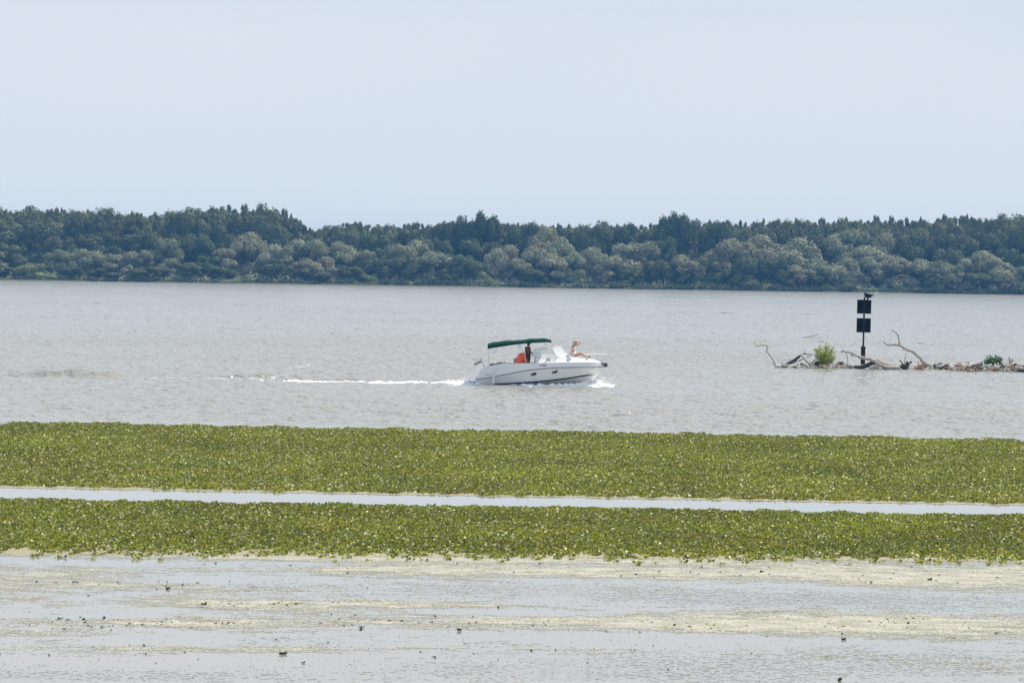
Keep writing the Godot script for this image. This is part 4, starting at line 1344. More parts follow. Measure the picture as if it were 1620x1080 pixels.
func make_people(b: Node3D) -> void:
	var tr := b.transform
	# --- man standing at the helm, facing forward (x), in dark shorts
	var skin := mat(Color.WHITE, 0.55, 0.4)
	skin.vertex_color_use_as_albedo = true
	var tan_c := Color(0.17, 0.085, 0.05)
	var m := thing("person", "tanned bare-chested person in dark shorts standing at the helm", "person", tr * V(3.38, 0.99, 0.45))
	m.basis = tr.basis
	var f := V(1, 0, 0)
	var up := V(0, 1, 0)
	var head := V(0.07, 1.69, 0)
	var st := st_new()
	var bones := [[V(0, 0.93, 0.07), V(0, 0.93, -0.07), 0.125, 0.125], [V(0, 0.95, 0), V(0.0, 1.12, 0), 0.135, 0.13], [V(0, 1.12, 0.05), V(-0.01, 1.36, 0.09), 0.12, 0.11], [V(0, 1.12, -0.05), V(-0.01, 1.36, -0.09), 0.12, 0.11],
		[V(-0.02, 1.42, 0.17), V(-0.02, 1.42, -0.17), 0.065, 0.065], [V(-0.01, 1.42, 0), V(0.04, 1.58, 0), 0.065, 0.055]]
	for s in [1.0, -1.0]:
		bones.append([V(-0.02, 1.42, 0.19 * s), V(0.02, 1.14, 0.24 * s), 0.058, 0.042])
		bones.append([V(0.02, 1.14, 0.24 * s), V(0.26, 1.06, 0.15 * s), 0.042, 0.027])
		bones.append([V(0, 0.90, 0.09 * s), V(0.04 * s, 0.50, 0.10 * s), 0.092, 0.058])
		bones.append([V(0.04 * s, 0.50, 0.10 * s), V(0.0, 0.09, 0.11 * s), 0.060, 0.036])
		bones.append([V(0.0, 0.05, 0.11 * s), V(0.16, 0.03, 0.13 * s), 0.042, 0.030])
	net(st, bones, 0.013, 0.05, tan_c)
	net(st, head_bones(head, f, up), 0.007, 0.02, tan_c)
	for s in [1.0, -1.0]:
		net(st, hand_bones(V(0.26, 1.06, 0.15 * s), V(0.9, 0.1, -0.25 * s).normalized(), V(0.1, -0.9, -0.4 * s).normalized(), 0.9), 0.0045, 0.008, tan_c)
	part("body", done(st), skin, m)
	m.basis = tr.basis * Basis(Vector3.UP, -0.75)
	eyes(head, f, up, m)
	st = st_new()
	net(st, [[V(0, 0.93, 0.07), V(0, 0.93, -0.07), 0.13, 0.13], [V(0, 1.0, 0.03), V(0, 1.0, -0.03), 0.135, 0.135], [V(0, 0.88, 0.10), V(0.03, 0.55, 0.11), 0.105, 0.098], [V(0, 0.88, -0.10), V(-0.03, 0.55, -0.11), 0.105, 0.098]], 0.015, 0.04, Color.WHITE, 0.006)
	part("shorts", done(st), mat(Color(0.055, 0.045, 0.040), 0.85), m)
	st = st_new()
	net(st, [[head + V(-0.035, 0.045, 0), head + V(0.0, 0.065, 0), 0.095, 0.085], [head + V(-0.06, 0.0, 0), head + V(-0.07, -0.04, 0), 0.075, 0.06]], 0.010, 0.02, Color.WHITE)
	part("hair", done(st), mat(Color(0.03, 0.02, 0.015), 0.8), m)
	st = st_new()
	for s in [1.0, -1.0]:
		add_box(st, head + V(0.098, 0.012, 0.034 * s), V(0.02, 0.035, 0.055))
		add_box(st, head + V(0.03, 0.016, 0.098 * s), V(0.14, 0.012, 0.008))
	part("sunglasses", done(st), mat(Color(0.01, 0.01, 0.01), 0.2), m)

	# --- person in an orange hooded top, hunched on the near cockpit side
	var c2 := Color(0.45, 0.24, 0.17)
	var o := thing("person", "person in orange hooded top hunched over on the boat's near side", "person", tr * V(2.78, 1.43, 0.98))
	o.basis = tr.basis * Basis(Vector3.UP, 0.35) * Basis().scaled(Vector3.ONE * 1.12)
	var face := V(0.75, -0.55, -0.36).normalized()
	var hup := V(0.5, 0.85, -0.1).normalized()
	head = V(0.36, 0.42, -0.10)
	st = st_new()
	bones = [[V(0, 0.11, 0.08), V(0, 0.11, -0.08), 0.12, 0.12], [V(0, 0.12, 0), V(0.06, 0.30, -0.02), 0.14, 0.14], [V(0.06, 0.30, 0.03), V(0.16, 0.42, 0.07), 0.13, 0.11], [V(0.06, 0.30, -0.05), V(0.16, 0.42, -0.12), 0.13, 0.11], [V(0.18, 0.43, 0.13), V(0.18, 0.43, -0.18), 0.065, 0.065], [V(0.19, 0.41, -0.02), V(0.29, 0.41, -0.06), 0.06, 0.055]]
	for s in [1.0, -1.0]:
		var z0: float = -0.02 + 0.18 * s
		bones.append([V(0.18, 0.42, z0), V(0.34, 0.20, z0 + 0.03 * s), 0.055, 0.042])
		bones.append([V(0.34, 0.20, z0 + 0.03 * s), V(0.54, 0.12, -0.02 + 0.10 * s), 0.040, 0.026])
		bones.append([V(0.02, 0.10, 0.09 * s), V(0.44, 0.12, -0.03 + 0.12 * s), 0.09, 0.06])
		bones.append([V(0.44, 0.12, -0.03 + 0.12 * s), V(0.50, -0.33, -0.12 + 0.10 * s), 0.06, 0.036])
		bones.append([V(0.50, -0.37, -0.12 + 0.10 * s), V(0.66, -0.39, -0.12 + 0.11 * s), 0.04, 0.03])
	net(st, bones, 0.013, 0.05, c2)
	net(st, head_bones(head, face, hup), 0.007, 0.02, c2)
	for s in [1.0, -1.0]:
		net(st, hand_bones(V(0.54, 0.12, -0.02 + 0.10 * s), V(0.95, -0.2, -0.15 * s).normalized(), V(-0.2, -0.95, 0).normalized(), 0.5), 0.0045, 0.008, c2)
	part("body", done(st), skin, o)
	eyes(head, face, hup, o)
	st = st_new()
	var tops := []
	for i in 6: tops.append(bones[i])
	for i in [6, 11]:
		tops.append(bones[i])
		tops.append([bones[i + 1][0], bones[i + 1][0].lerp(bones[i + 1][1], 0.7), 0.042, 0.034])
	tops.append([V(0, 0.10, 0.1), V(0, 0.02, 0.14), 0.12, 0.10])
	tops.append([head - face * 0.03 + hup * 0.02, head - face * 0.01 + hup * 0.03, 0.105, 0.10])
	tops.append([V(0.0, 0.14, 0.03), V(0.10, 0.36, 0.04), 0.19, 0.17])
	tops.append([head - face * 0.05 - hup * 0.04, V(0.16, 0.44, -0.02), 0.095, 0.11])
	net(st, tops, 0.015, 0.05, Color.WHITE, 0.035)
	var orange := mat(Color(0.90, 0.14, 0.055), 0.8, 0.3)
	orange.heightmap_enabled = true
	var fold := NoiseTexture2D.new()
	var fn := FastNoiseLite.new(); fn.seed = 9; fn.frequency = 0.02
	fold.noise = fn; fold.width = 256; fold.height = 256; fold.seamless = true
	orange.heightmap_texture = fold; orange.heightmap_scale = 6.0; orange.uv1_triplanar = true; orange.uv1_scale = Vector3(2, 2, 2)
	part("hooded_top", done(st), orange, o)
	st = st_new()
	net(st, [[V(0, 0.10, 0.08), V(0, 0.10, -0.08), 0.125, 0.125], [V(0.02, 0.10, 0.09), V(0.26, 0.115, 0.09), 0.10, 0.088], [V(0.02, 0.10, -0.09), V(0.26, 0.115, -0.13), 0.10, 0.088]], 0.015, 0.04, Color.WHITE)
	part("shorts", done(st), mat(Color(0.30, 0.05, 0.04), 0.85), o)

	# --- person sitting on the foredeck, arm raised to the head
	var c3 := Color(0.52, 0.30, 0.22)
	var w := thing("person", "fair-haired person in pale swimwear sitting on the foredeck shading the eyes", "person", tr * V(6.42, 1.86, 0.12))
	w.basis = tr.basis * Basis().scaled(Vector3.ONE * 1.14)
	face = V(0.96, -0.12, 0.25).normalized()
	hup = V(0.12, 0.98, 0.0).normalized()
	head = V(0.07, 0.78, 0.02)
	st = st_new()
	bones = [[V(0, 0.08, 0.085), V(0, 0.08, -0.085), 0.115, 0.115], [V(0, 0.10, 0), V(-0.07, 0.30, 0), 0.115, 0.10], [V(-0.07, 0.30, 0.04), V(-0.06, 0.50, 0.07), 0.10, 0.095], [V(-0.07, 0.30, -0.04), V(-0.06, 0.50, -0.07), 0.10, 0.095],
		[V(-0.05, 0.55, 0.14), V(-0.05, 0.55, -0.14), 0.055, 0.055], [V(-0.05, 0.55, 0), V(0.03, 0.69, 0.01), 0.052, 0.046],
		# near arm: raised, elbow forward, hand at the brow
		[V(-0.05, 0.56, 0.16), V(0.22, 0.66, 0.22), 0.047, 0.038], [V(0.22, 0.66, 0.22), V(0.36, 0.76, 0.13), 0.038, 0.030], [V(0.36, 0.76, 0.13), V(0.24, 0.83, 0.08), 0.030, 0.024],
		# far arm: propped on the deck behind
		[V(-0.05, 0.54, -0.16), V(-0.16, 0.30, -0.24), 0.047, 0.036], [V(-0.16, 0.30, -0.24), V(-0.20, 0.06, -0.26), 0.036, 0.024]]
	for s in [1.0, -1.0]:
		bones.append([V(0.0, 0.07, 0.09 * s), V(0.42, 0.15 - 0.03 * s, 0.10 * s), 0.088, 0.058])
		bones.append([V(0.42, 0.15 - 0.03 * s, 0.10 * s), V(0.78, -0.06, 0.09 * s), 0.056, 0.034])
		bones.append([V(0.80, -0.08, 0.09 * s), V(0.92, -0.03, 0.10 * s), 0.036, 0.026])
	for i in bones.size():
		bones[i][2] *= 1.18
		bones[i][3] *= 1.15
	net(st, bones, 0.013, 0.045, c3)
	net(st, head_bones(head, face, hup), 0.007, 0.02, c3)
	net(st, hand_bones(V(0.24, 0.83, 0.08), V(-0.9, 0.12, -0.35).normalized(), V(-0.2, -0.95, 0.0).normalized(), 0.35), 0.0045, 0.008, c3)
	net(st, hand_bones(V(-0.20, 0.06, -0.26), V(-0.8, -0.55, -0.1).normalized(), V(0.5, -0.85, 0.0).normalized(), 0.15), 0.0045, 0.008, c3)
	part("body", done(st), skin, w)
	eyes(head, face, hup, w)
	st = st_new()
	net(st, [[V(-0.07, 0.28, 0), V(-0.07, 0.46, 0), 0.118, 0.120], [V(-0.06, 0.44, 0.06), V(-0.06, 0.44, -0.06), 0.11, 0.11], [V(0, 0.09, 0), V(-0.07, 0.28, 0), 0.132, 0.115], [V(0, 0.08, 0.08), V(0, 0.08, -0.08), 0.122, 0.122]], 0.014, 0.04, Color.WHITE, 0.022)
	part("swimsuit", done(st), mat(Color(0.72, 0.62, 0.58), 0.8), w)
	st = st_new()
	net(st, [[head + V(-0.035, 0.045, 0), head + V(0.01, 0.065, 0), 0.098, 0.088], [head + V(-0.07, 0.0, 0), head + V(-0.10, -0.13, 0), 0.08, 0.055]], 0.010, 0.02, Color.WHITE)
	part("hair", done(st), mat(Color(0.55, 0.47, 0.38), 0.7), w)
	st = st_new()
	for s in [1.0, -1.0]:
		net(st, [[V(0.79, -0.085, 0.09 * s), V(0.93, -0.035, 0.10 * s), 0.042, 0.032]], 0.010, 0.02, Color.WHITE)
	part("sandals", done(st), mat(Color(0.06, 0.04, 0.04), 0.8), w)

# ------------------------------------------------------------------ foam
func foam_sheet(x0: float, x1: float, z0: float, z1: float, dx: float, dz: float, height: Callable) -> ArrayMesh:
	var nx := int((x1 - x0) / dx) + 1
	var ny := int((z1 - z0) / dz) + 1
	var v := PackedVector3Array()
	for j in ny:
		for i in nx:
			var x := x0 + i * dx
			var z := z0 + j * dz
			v.append(Vector3(x, height.call(x, z), z))
	var st := st_new()
	st.set_smooth_group(1)
	for j in ny - 1:
		for i in nx - 1:
			var a := j * nx + i
			if maxf(maxf(v[a].y, v[a + 1].y), maxf(v[a + nx].y, v[a + nx + 1].y)) < -0.15: continue
			quad(st, v[a], v[a + 1], v[a + nx + 1], v[a + nx])
	return done(st)

func make_wake() -> void:
	var foam := mat(Color(0.86, 0.87, 0.87), 0.9, 0.3)
	var o := at(754, 609, -202.4)
	var zc := o.z
	var h := func(x: float, z: float) -> float:
		var back: float = o.x - x            # metres behind the transom
		var w: float = 1.0 if back < 2.0 else lerpf(0.55, 0.07, clampf((back - 2.0) / 13.0, 0, 1))
		var e: float = (z - (zc + 0.3)) / w
		var amp: float = (lerpf(0.30, 0.11, clampf(back / 3.0, 0, 1)) - 0.05 * clampf(back / 13.0, 0, 1)) * (1.0 - smoothstep(12.0, 19.0, back)) - 0.06 * smoothstep(12.0, 18.0, back)
		if back < 0.0: amp *= smoothstep(-0.7, 0.0, -(-back))
		return wave(x, z) - 0.16 + (amp + 0.15) * exp(-e * e) + 0.10 * nz.get_noise_2d(x * 1.3, z * 1.6) * (1.0 - 0.6 * clampf(back / 12.0, 0, 1)) + 0.05 * nz.get_noise_2d(x * 4.0, z * 4.0)
	var wk := thing("stern_wake", "long white foam wake trailing behind the boat", "wake", Vector3.ZERO)
	part("foam", foam_sheet(o.x - 25.0, o.x + 0.5, zc - 2.6, zc + 2.8, 0.10, 0.14, h), foam, wk)
	# bow wave and the foam running along the near side
	var h2 := func(x: float, z: float) -> float:
		var lx: float = x - o.x
		var lz: float = z - zc
		var rz: float = samp(XS, CH_Z, clampf(lx, 0.0, 8.2))
		var side: float = absf(lz) - rz
		var y := -0.3
		if lx < 7.6:
			var e: float = (side - 0.10 - 0.10 * (7.6 - lx)) / (0.30 + 0.03 * (7.6 - lx))
			y = -0.14 + exp(-e * e) * lerpf(0.16, 0.36, clampf((lx - 1.5) / 5.5, 0, 1)) * smoothstep(0.8, 2.6, lx)
		var d := Vector2((lx - 7.75) / (0.75 if lx < 7.75 else 1.0), (absf(lz) - 0.35) / 0.55)
		y = maxf(y, -0.14 + 0.56 * exp(-d.length_squared() * 1.3))
		var d2 := Vector2((lx - 8.5) / 0.7, (absf(lz) - 0.5) / 0.7)
		y = maxf(y, -0.12 + 0.26 * exp(-d2.length_squared()))
		return y + 0.09 * nz.get_noise_2d(x * 2.0, z * 2.2) + 0.05 * nz.get_noise_2d(x * 6.0, z * 6.0)
	var bw := thing("bow_wave", "white bow wave and spray along the boat's waterline", "wave", Vector3.ZERO)
	part("foam", foam_sheet(o.x + 0.8, o.x + 9.6, zc - 2.4, zc + 2.8, 0.07, 0.07, h2), foam, bw)
	var rng := RandomNumberGenerator.new()
	rng.seed = 8
	var drop := SphereMesh.new()
	drop.radius = 0.02; drop.height = 0.04; drop.radial_segments = 6; drop.rings = 3
	var spots := []
	for i in 420:
		if i < 240: spots.append([Vector3(o.x + 8.1 + rng.randfn() * 0.5, absf(rng.randfn()) * 0.26 + 0.1, zc + rng.randfn() * 0.7), bw])
		else: spots.append([Vector3(o.x - 0.6 + rng.randfn() * 0.5, absf(rng.randfn()) * 0.18 + 0.15, zc + rng.randfn() * 0.7), wk])
	for who in [bw, wk]:
		var mm := MultiMesh.new()
		mm.transform_format = MultiMesh.TRANSFORM_3D
		mm.mesh = drop
		var mine := spots.filter(func(s): return s[1] == who)
		mm.instance_count = mine.size()
		for i in mine.size(): mm.set_instance_transform(i, Transform3D(Basis().scaled(Vector3.ONE * rng.randf_range(0.5, 1.8)), mine[i][0]))
		var mi := MultiMeshInstance3D.new()
		mi.name = "spray_drops"
		mi.multimesh = mm
		mi.material_override = foam
		mi.set_meta("kind", "stuff")
		who.add_child(mi, true)
	# small breaking crests, and one larger one behind the wake
	var st := st_new()
	for k in 3:
		var p := on_water([458, 474, 485][k], [584, 582, 579][k])
		var w: float = [0.12, 0.42, 0.22][k]
		tube(st, [p + Vector3(-w, 0.02, 0), p + Vector3(0, 0.07, 0.1), p + Vector3(w, 0.03, 0)], 0.05, 0.04, 6)
	var cr := part("breaking_crest", done(st), foam, self)
	tag(cr, "small white breaking wave crest above the boat's wake at left", "wave")
	st = st_new()
	for i in 300:
		var px := rng.randf_range(-40, 1660)
		var py := 478.0 + 185.0 * pow(rng.randf(), 0.8)
		var p := on_water(px, py)
		if p.z > -160.0: continue
		var w := rng.randf_range(0.04, 0.16)
		p.y = wave(p.x, p.z) + 0.01
		tube(st, [p + Vector3(-w, 0, 0), p + Vector3(0, 0.015, 0.02), p + Vector3(w, 0, 0)], 0.018, 0.016, 5)
	for i in 150:
		var px := 455.0 - 230.0 * pow(rng.randf(), 1.3)
		var p := on_water(px, 602.0 - (455.0 - px) * 0.009 + rng.randf_range(-0.5, 0.5))
		p.y = wave(p.x, p.z) + 0.012
		var w := rng.randf_range(0.08, 0.4)
		tube(st, [p + Vector3(-w, 0, 0), p + Vector3(0, 0.012, 0.03), p + Vector3(w, 0, 0)], 0.020, 0.014, 5)
	var fl := part("foam_flecks", done(st), foam, self)
	tag(fl, "tiny white foam flecks scattered over the open river", "foam", "", "stuff")

# ------------------------------------------------------------------ floating plants
func plant_mesh(seed_: int, small := false) -> ArrayMesh:   # a rosette of toothed floating leaves, some standing up
	var rng := RandomNumberGenerator.new()
	rng.seed = seed_
	var v := PackedVector3Array(); var n := PackedVector3Array(); var ix := PackedInt32Array(); var col := PackedColorArray()
	for k in (5 if small else 10):
		var az := rng.randf() * TAU
		var q := rng.randf_range(0.02, 0.17) * (0.5 if small else 1.0)
		var y := rng.randf_range(0.010, 0.050) * (0.7 if small else 1.0)
		var c := Vector3(cos(az) * q, y, sin(az) * q)
		var out := Vector3(cos(az), 0, sin(az))
		var lift := rng.randf_range(0.1, 1.2)
		var along := (out * cos(lift) + Vector3.UP * sin(lift)).normalized()
		var across := Vector3.UP.cross(out).normalized().rotated(along, rng.randfn() * 0.35)
		var up := across.cross(along).normalized()
		if up.y < 0.0: up = -up
		var L := rng.randf_range(0.029, 0.050)
		var W := L * rng.randf_range(0.75, 1.0)
		var g := rng.randf_range(0.80, 1.15) / 0.4
		var kind := rng.randf()
		var base := Color(0.075, 0.088, 0.007) if kind < 0.30 else (Color(0.155, 0.182, 0.012) if kind < 0.68 else Color(0.27, 0.295, 0.05))
		if small: base = Color(0.075, 0.085, 0.02)
		var cc := Color(base.r * g * rng.randf_range(0.9, 1.1), base.g * g, base.b * g * rng.randf_range(0.7, 1.2))
		var i := v.size()
		var ridge := up * 0.25 * W
		# midrib base, midrib middle, tip, and two margins a side
		for p in [c - along * L * 0.9, c + Vector3.ZERO, c + along * L, c - along * L * 0.35 + across * W + ridge, c + along * L * 0.5 + across * W * 0.75 + ridge, c - along * L * 0.35 - across * W + ridge, c + along * L * 0.5 - across * W * 0.75 + ridge]:
			v.append(p); n.append(up); col.append(cc)
		for t in [0, 3, 1, 3, 4, 1, 4, 2, 1, 0, 1, 5, 5, 1, 6, 6, 1, 2]: ix.append(i + t)
	return arrays(v, n, ix, col)

func band_mm(parent: Node, meshes: Array, m: Material, spots: Array, rng: RandomNumberGenerator) -> void:
	for k in meshes.size():
		var mine := []
		for i in range(k, spots.size(), meshes.size()): mine.append(spots[i])
		var mm := MultiMesh.new()
		mm.transform_format = MultiMesh.TRANSFORM_3D
		mm.use_colors = true
		mm.mesh = meshes[k]
		mm.instance_count = mine.size()
		for i in mine.size():
			var s: float = mine[i][1]
			mm.set_instance_transform(i, Transform3D(Basis(Vector3.UP, rng.randf() * TAU).scaled(Vector3(s, s * rng.randf_range(0.8, 1.3), s)), mine[i][0]))
			mm.set_instance_color(i, mine[i][2])
		var mi := MultiMeshInstance3D.new()
		mi.name = "rosettes" if k == 0 else "rosettes_%03d" % k
		mi.multimesh = mm
		mi.material_override = m
		mi.set_meta("kind", "stuff")
		parent.add_child(mi, true)

func edge_z(y_left: float, y_right: float, x: float) -> float:   # depth of a bed's edge that runs between two rows of the photograph
	var a := on_water(0, y_left)
	var b := on_water(1620, y_right)
	return lerpf(a.z, b.z, (x - a.x) / (b.x - a.x))

func make_plants() -> void:
	var rng := RandomNumberGenerator.new()
	rng.seed = 31
	var meshes := []
	for i in 6: meshes.append(plant_mesh(200 + i))
	var m := leafy(Color(0.46, 0.46, 0.46), 0.95, 0.45, 0.80)
	var litter := wood_mat(Color(0.34, 0.32, 0.22), 41)
	for bed in 2:
		var t := thing("water_plant_bed", "broad far bed of green floating water plants" if bed == 0 else "narrower near bed of green floating water plants below the open channel", "water plants", Vector3.ZERO)
		t.set_meta("kind", "stuff")
		var spots := []
		var half := 24.0 if bed == 0 else 18.0
		var count := 66000 if bed == 0 else 38000
		for i in count:
			var x := rng.randf_range(-half, half)
			var far := edge_z(668, 696, x) if bed == 0 else edge_z(790, 817, x)
			var near := edge_z(769, 797, x) if bed == 0 else edge_z(872, 885, x)
			far += nz.get_noise_1d(x * 0.5) * (1.2 if bed == 0 else 0.6) + nz.get_noise_1d(x * 1.7 + 33.0) * 0.5
			near += nz.get_noise_1d(x * 0.8 + 50.0) * (0.35 if bed == 0 else 0.6) + nz.get_noise_1d(x * 2.6 + 20.0) * 0.4
			var u := rng.randf()
			var z := lerpf(far, near, u)
			if bed == 1 and u > 0.82 and rng.randf() < (u - 0.82) * 4.5: continue
			if bed == 0 and u < 0.06 and rng.randf() < 0.4: continue
			if bed == 1 and rng.randf() < 0.008: z = near + rng.randf() * rng.randf() * 2.6
			var big := nz2.get_noise_2d(x * 0.12, z * 0.09)
			var g := 1.0 + 0.35 * big
			var br := clampf(nz2.get_noise_2d(x * 0.22 + 60.0, z * 0.2) * 1.4, 0.0, 0.6)
			var c := Color(g * (1.0 + 0.16 * br), g, g)
			spots.append([Vector3(x, 0.0, z), rng.randf_range(0.75, 1.15), c])
		band_mm(t, meshes, m, spots, rng)
		# the litter of old leaves and film the rosettes float in
		var st := st_new()
		var a := []; var b := []
		for i in 241:
			var x := lerpf(-half, half, i / 240.0)
			var far := edge_z(668, 696, x) if bed == 0 else edge_z(788, 815, x)
			var near := edge_z(769.5, 797.5, x) if bed == 0 else edge_z(873, 886, x)
			a.append(Vector3(x, 0.006, far + 0.4 + nz.get_noise_1d(x * 0.5) * 1.2 + 0.3 * nz.get_noise_1d(x * 3.0)))
			b.append(Vector3(x, 0.006, near + 0.55 + 0.3 * nz.get_noise_1d(x * 2.2 + 8.0)))
		loft(st, [a, b])
		var l := part("leaf_litter", done(st), litter, t)
		l.set_meta("kind", "stuff")

func make_film() -> void:
	# floating algae film in front of the beds, cut out where open water shows
	var x0 := -19.0
	var wx := 38.0
	var z0 := -88.0
	var wz := 33.0
	var w := 1536
	var h := 1024
	var f := blobs([[810, 885, 1000, 7, 1.1], [200, 889, 330, 6, -0.8], [950, 894, 260, 4, -0.7], [1350, 891, 270, 4, -0.5], [1080, 906, 520, 10, 0.9], [1500, 916, 200, 12, 0.9], [650, 903, 160, 10, 0.6], [220, 926, 250, 8, 0.6], [80, 910, 100, 8, 0.4],
		[850, 932, 400, 15, -1.3], [1370, 949, 320, 13, -1.3], [380, 919, 180, 6, -0.8], [420, 956, 160, 8, 0.7], [650, 957, 150, 7, 0.5], [100, 970, 180, 11, -0.8], [800, 970, 160, 7, -0.9], [1450, 986, 260, 17, 1.0], [900, 983, 350, 9, 0.8], [250, 986, 250, 8, 0.6],
		[1200, 990, 200, 12, 0.6], [330, 1010, 260, 12, -0.8], [850, 1003, 300, 7, -0.6], [1300, 1022, 420, 13, -1.1], [130, 1004, 130, 6, 0.5], [450, 1026, 170, 6, 0.6], [850, 1030, 220, 4, 0.4], [400, 1052, 500, 12, -1.3], [1000, 1058, 560, 22, -1.3], [150, 1072, 330, 10, -1.1], [1450, 1045, 200, 8, 0.3]])
	var rng := RandomNumberGenerator.new()
	rng.seed = 71
	var data := PackedByteArray()
	data.resize(w * h * 4)
	for y in h:
		var z := z0 + wz * (y + 0.5) / h
		var near := []
		for b in f:
			if absf(z - b[1]) < b[3] * 2.4: near.append(b)
		for x in w:
			var px := x0 + wx * (x + 0.5) / w
			var s := -0.24
			for b in near: s += blob(b, px, z)
			s += 0.55 * nz2.get_noise_2d(px * 0.16, z * 0.42)
			s += 0.75 * nz2.get_noise_2d(px * 0.6 + 30.0, z * 1.9)
			s += 0.30 * nz.get_noise_2d(px * 3.2, z * 4.5) + rng.randf_range(-0.45, 0.45)
			var g := 1.0 + 0.16 * nz.get_noise_2d(px * 9.0, z * 9.0) + 0.14 * nz2.get_noise_2d(px * 0.8, z * 1.2 + 70.0)
			var o := (y * w + x) * 4
			var gr := clampf(nz2.get_noise_2d(px * 1.4 + 12.0, z * 2.1) * 1.3 + rng.randf_range(-0.35, 0.35), 0.0, 1.0)   # greener grains among the pale ones
			data[o] = clampi(int((160 - 20 * gr) * g), 0, 255); data[o + 1] = clampi(int((158 - 13 * gr) * g), 0, 255); data[o + 2] = clampi(int((148 - 26 * gr) * g), 0, 255)
			data[o + 3] = 255 if s > 0.0 else 0
	var m := mat(Color(1, 1, 1), 0.9, 0.3)
	m.albedo_texture = ImageTexture.create_from_image(Image.create_from_data(w, h, false, Image.FORMAT_RGBA8, data))
	m.transparency = BaseMaterial3D.TRANSPARENCY_ALPHA_SCISSOR
	m.alpha_scissor_threshold = 0.5
	var up := Vector3.UP
	var y := 0.004
	var v := PackedVector3Array([Vector3(x0, y, z0), Vector3(x0 + wx, y, z0), Vector3(x0 + wx, y, z0 + wz), Vector3(x0, y, z0 + wz)])
	var o := part("algae_film", arrays(v, PackedVector3Array([up, up, up, up]), PackedInt32Array([0, 1, 2, 0, 2, 3]), PackedColorArray(), PackedVector2Array([Vector2(0, 0), Vector2(1, 0), Vector2(1, 1), Vector2(0, 1)])), m, self)
	tag(o, "pale beige streaks of algae film floating on the near water", "algae", "", "stuff")

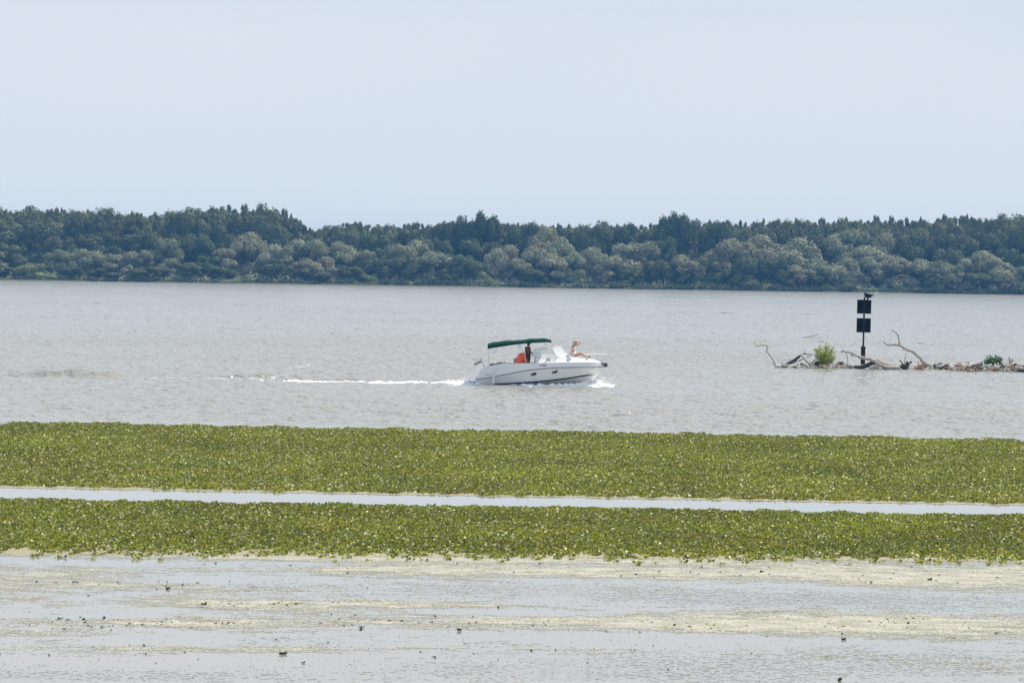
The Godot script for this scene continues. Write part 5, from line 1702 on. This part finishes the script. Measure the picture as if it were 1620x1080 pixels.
func make_small() -> void:
	var rng := RandomNumberGenerator.new()
	rng.seed = 55
	# sprigs standing out of the film
	var m := leafy(Color(0.4, 0.4, 0.4), 0.4, 0.4, 0.5)
	var meshes := []
	for i in 5: meshes.append(plant_mesh(300 + i, true))
	var proto: MeshInstance3D = null
	var fixed := [[265, 932, 1.6, "largest dark clump of floating sprigs on the left film"], [118, 922, 1.2, "dark sprig clump left of the largest clump"], [320, 957, 1.3, "green sprig clump on the second film streak at left"], [450, 1035, 1.3, "flat dark sprig clump low on the left"], [724, 998, 1.1, "single upright green sprig near the middle streak"],
		[1335, 1012, 1.2, "lone dark sprig below the right film streak"], [572, 993, 1.2, "dark upright sprig left of the middle streak"], [1470, 918, 1.1, "dark sprig on the upper right film streak"], [94, 979, 1.1, "small round sprig at the left"], [1330, 1077, 1.3, "green sprig at the bottom edge of the view"], [1205, 905, 1.4, "reddish brown sprig patch on the upper film streak"], [164, 979, 1.1, "dark sprig right of the small round one"]]
	for i in 290:
		var p: Vector3
		var s := rng.randf_range(0.18, 0.55)
		var lab := "small dark green sprig floating on the pale algae film"
		if i < fixed.size():
			p = on_water(fixed[i][0], fixed[i][1])
			s = fixed[i][2] * 0.7
			lab = fixed[i][3]
		else:
			var row: Array = [[1080, 906, 420, 7], [1450, 918, 170, 9], [200, 925, 200, 6], [1450, 985, 200, 14], [430, 956, 110, 4], [250, 986, 220, 6], [850, 985, 300, 5], [640, 980, 120, 10], [500, 990, 500, 60], [900, 1030, 600, 20], [700, 893, 700, 5], [150, 985, 140, 8], [1250, 990, 200, 12]][rng.randi() % 13]
			p = on_water(row[0] + rng.randfn() * row[2] * 0.7, minf(row[1] + rng.randfn() * row[3] * 0.7, 1078.0))
			if p.z < -84.5 or absf(p.x) > 17.0: continue
		var o: MeshInstance3D
		if proto == null:
			proto = part("floating_sprig", meshes[0], m, self)
			o = proto
		else:
			o = copy_of(proto)
		o.mesh = meshes[rng.randi() % 5]
		o.position = p
		o.scale = Vector3(s * rng.randf_range(0.9, 1.6), s * rng.randf_range(0.8, 1.5), s)
		o.rotation.y = rng.randf() * TAU
		tag(o, lab, "water plant", "sprigs floating on the near film")
	# leaf litter specks too many to count
	var sp := []
	for i in 5200:
		var px := rng.randf_range(-30, 1650)
		var py := 888.0 + 190.0 * pow(rng.randf(), 1.25)
		var p := on_water(px, py)
		if nz2.get_noise_2d(p.x * 0.3, p.z * 0.7) < 0.0 and rng.randf() < 0.75: continue
		p.y = 0.004
		sp.append(p)
	var mm := MultiMesh.new()
	mm.transform_format = MultiMesh.TRANSFORM_3D
	mm.mesh = meshes[1]
	mm.instance_count = sp.size()
	for i in sp.size():
		mm.set_instance_transform(i, Transform3D(Basis(Vector3.UP, rng.randf() * TAU).scaled(Vector3.ONE * rng.randf_range(0.07, 0.2)), sp[i]))
	var mi := MultiMeshInstance3D.new()
	mi.name = "leaf_specks"
	mi.multimesh = mm
	mi.material_override = m
	add_child(mi, true)
	tag(mi, "tiny loose green leaf specks strewn over the near water and film", "water plants", "", "stuff")
	# a small dark bird high at the left
	var t := thing("flying_bird", "tiny dark bird in the sky at upper left", "bird", at(378.5, 164, -300.0))
	var st := st_new()
	net(st, [[V(-0.05, 0, 0), V(0.05, 0, 0), 0.012, 0.02], [V(0.05, 0, 0), V(0.08, 0.004, 0), 0.018, 0.006], [V(-0.05, 0, 0), V(-0.11, 0, 0), 0.012, 0.006]], 0.006, 0.01, Color.WHITE)
	var dk := mat(Color(0.03, 0.03, 0.035), 0.8)
	part("body", done(st), dk, t)
	for sd in [1.0, -1.0]:
		st = st_new()
		loft(st, [[V(0.04, 0.008, 0.01 * sd), V(-0.03, 0.008, 0.01 * sd)], [V(0.04, 0.035, 0.08 * sd), V(-0.02, 0.032, 0.08 * sd)], [V(-0.03, 0.012, 0.18 * sd), V(-0.045, 0.012, 0.18 * sd)]])
		part("wing", done(st), dk, t)
	t.rotation.y = PI / 2
	# a swan by the far bank
	st = st_new()
	net(st, [[V(-0.3, 0.12, 0), V(0.3, 0.12, 0), 0.16, 0.20], [V(0.4, 0.2, 0), V(0.42, 0.55, 0), 0.06, 0.045], [V(0.42, 0.58, 0), V(0.56, 0.55, 0), 0.06, 0.025], [V(-0.3, 0.14, 0), V(-0.58, 0.24, 0), 0.12, 0.03]], 0.03, 0.06, Color.WHITE)
	var sw := at(1387, 462.8, -960.0)
	sw.y = 0.0
	var s2 := thing("white_swan", "white swan resting on the water below the far bank, right of the channel mark", "bird", sw)
	part("body", done(st), mat(Color(0.8, 0.8, 0.78), 0.8), s2)
	# a thin twig afloat behind the bar
	var tz := -350.0
	st = st_new()
	var b0 := at(1270, 534, tz)
	tube(st, [V(0, 0, 0), at(1280, 533, tz) - b0, at(1296, 528, tz) - b0], 0.05, 0.02, 5)
	var fw := thing("floating_branch", "thin dark branch afloat well behind the driftwood bar", "driftwood", b0)
	part("stem", done(st), mat(Color(0.10, 0.085, 0.07), 0.9), fw)
	st = st_new()
	tube(st, [at(1280, 534, tz) - b0, at(1302, 533.5, tz) - b0], 0.03, 0.02, 5)
	part("branch", done(st), mat(Color(0.10, 0.085, 0.07), 0.9), fw)
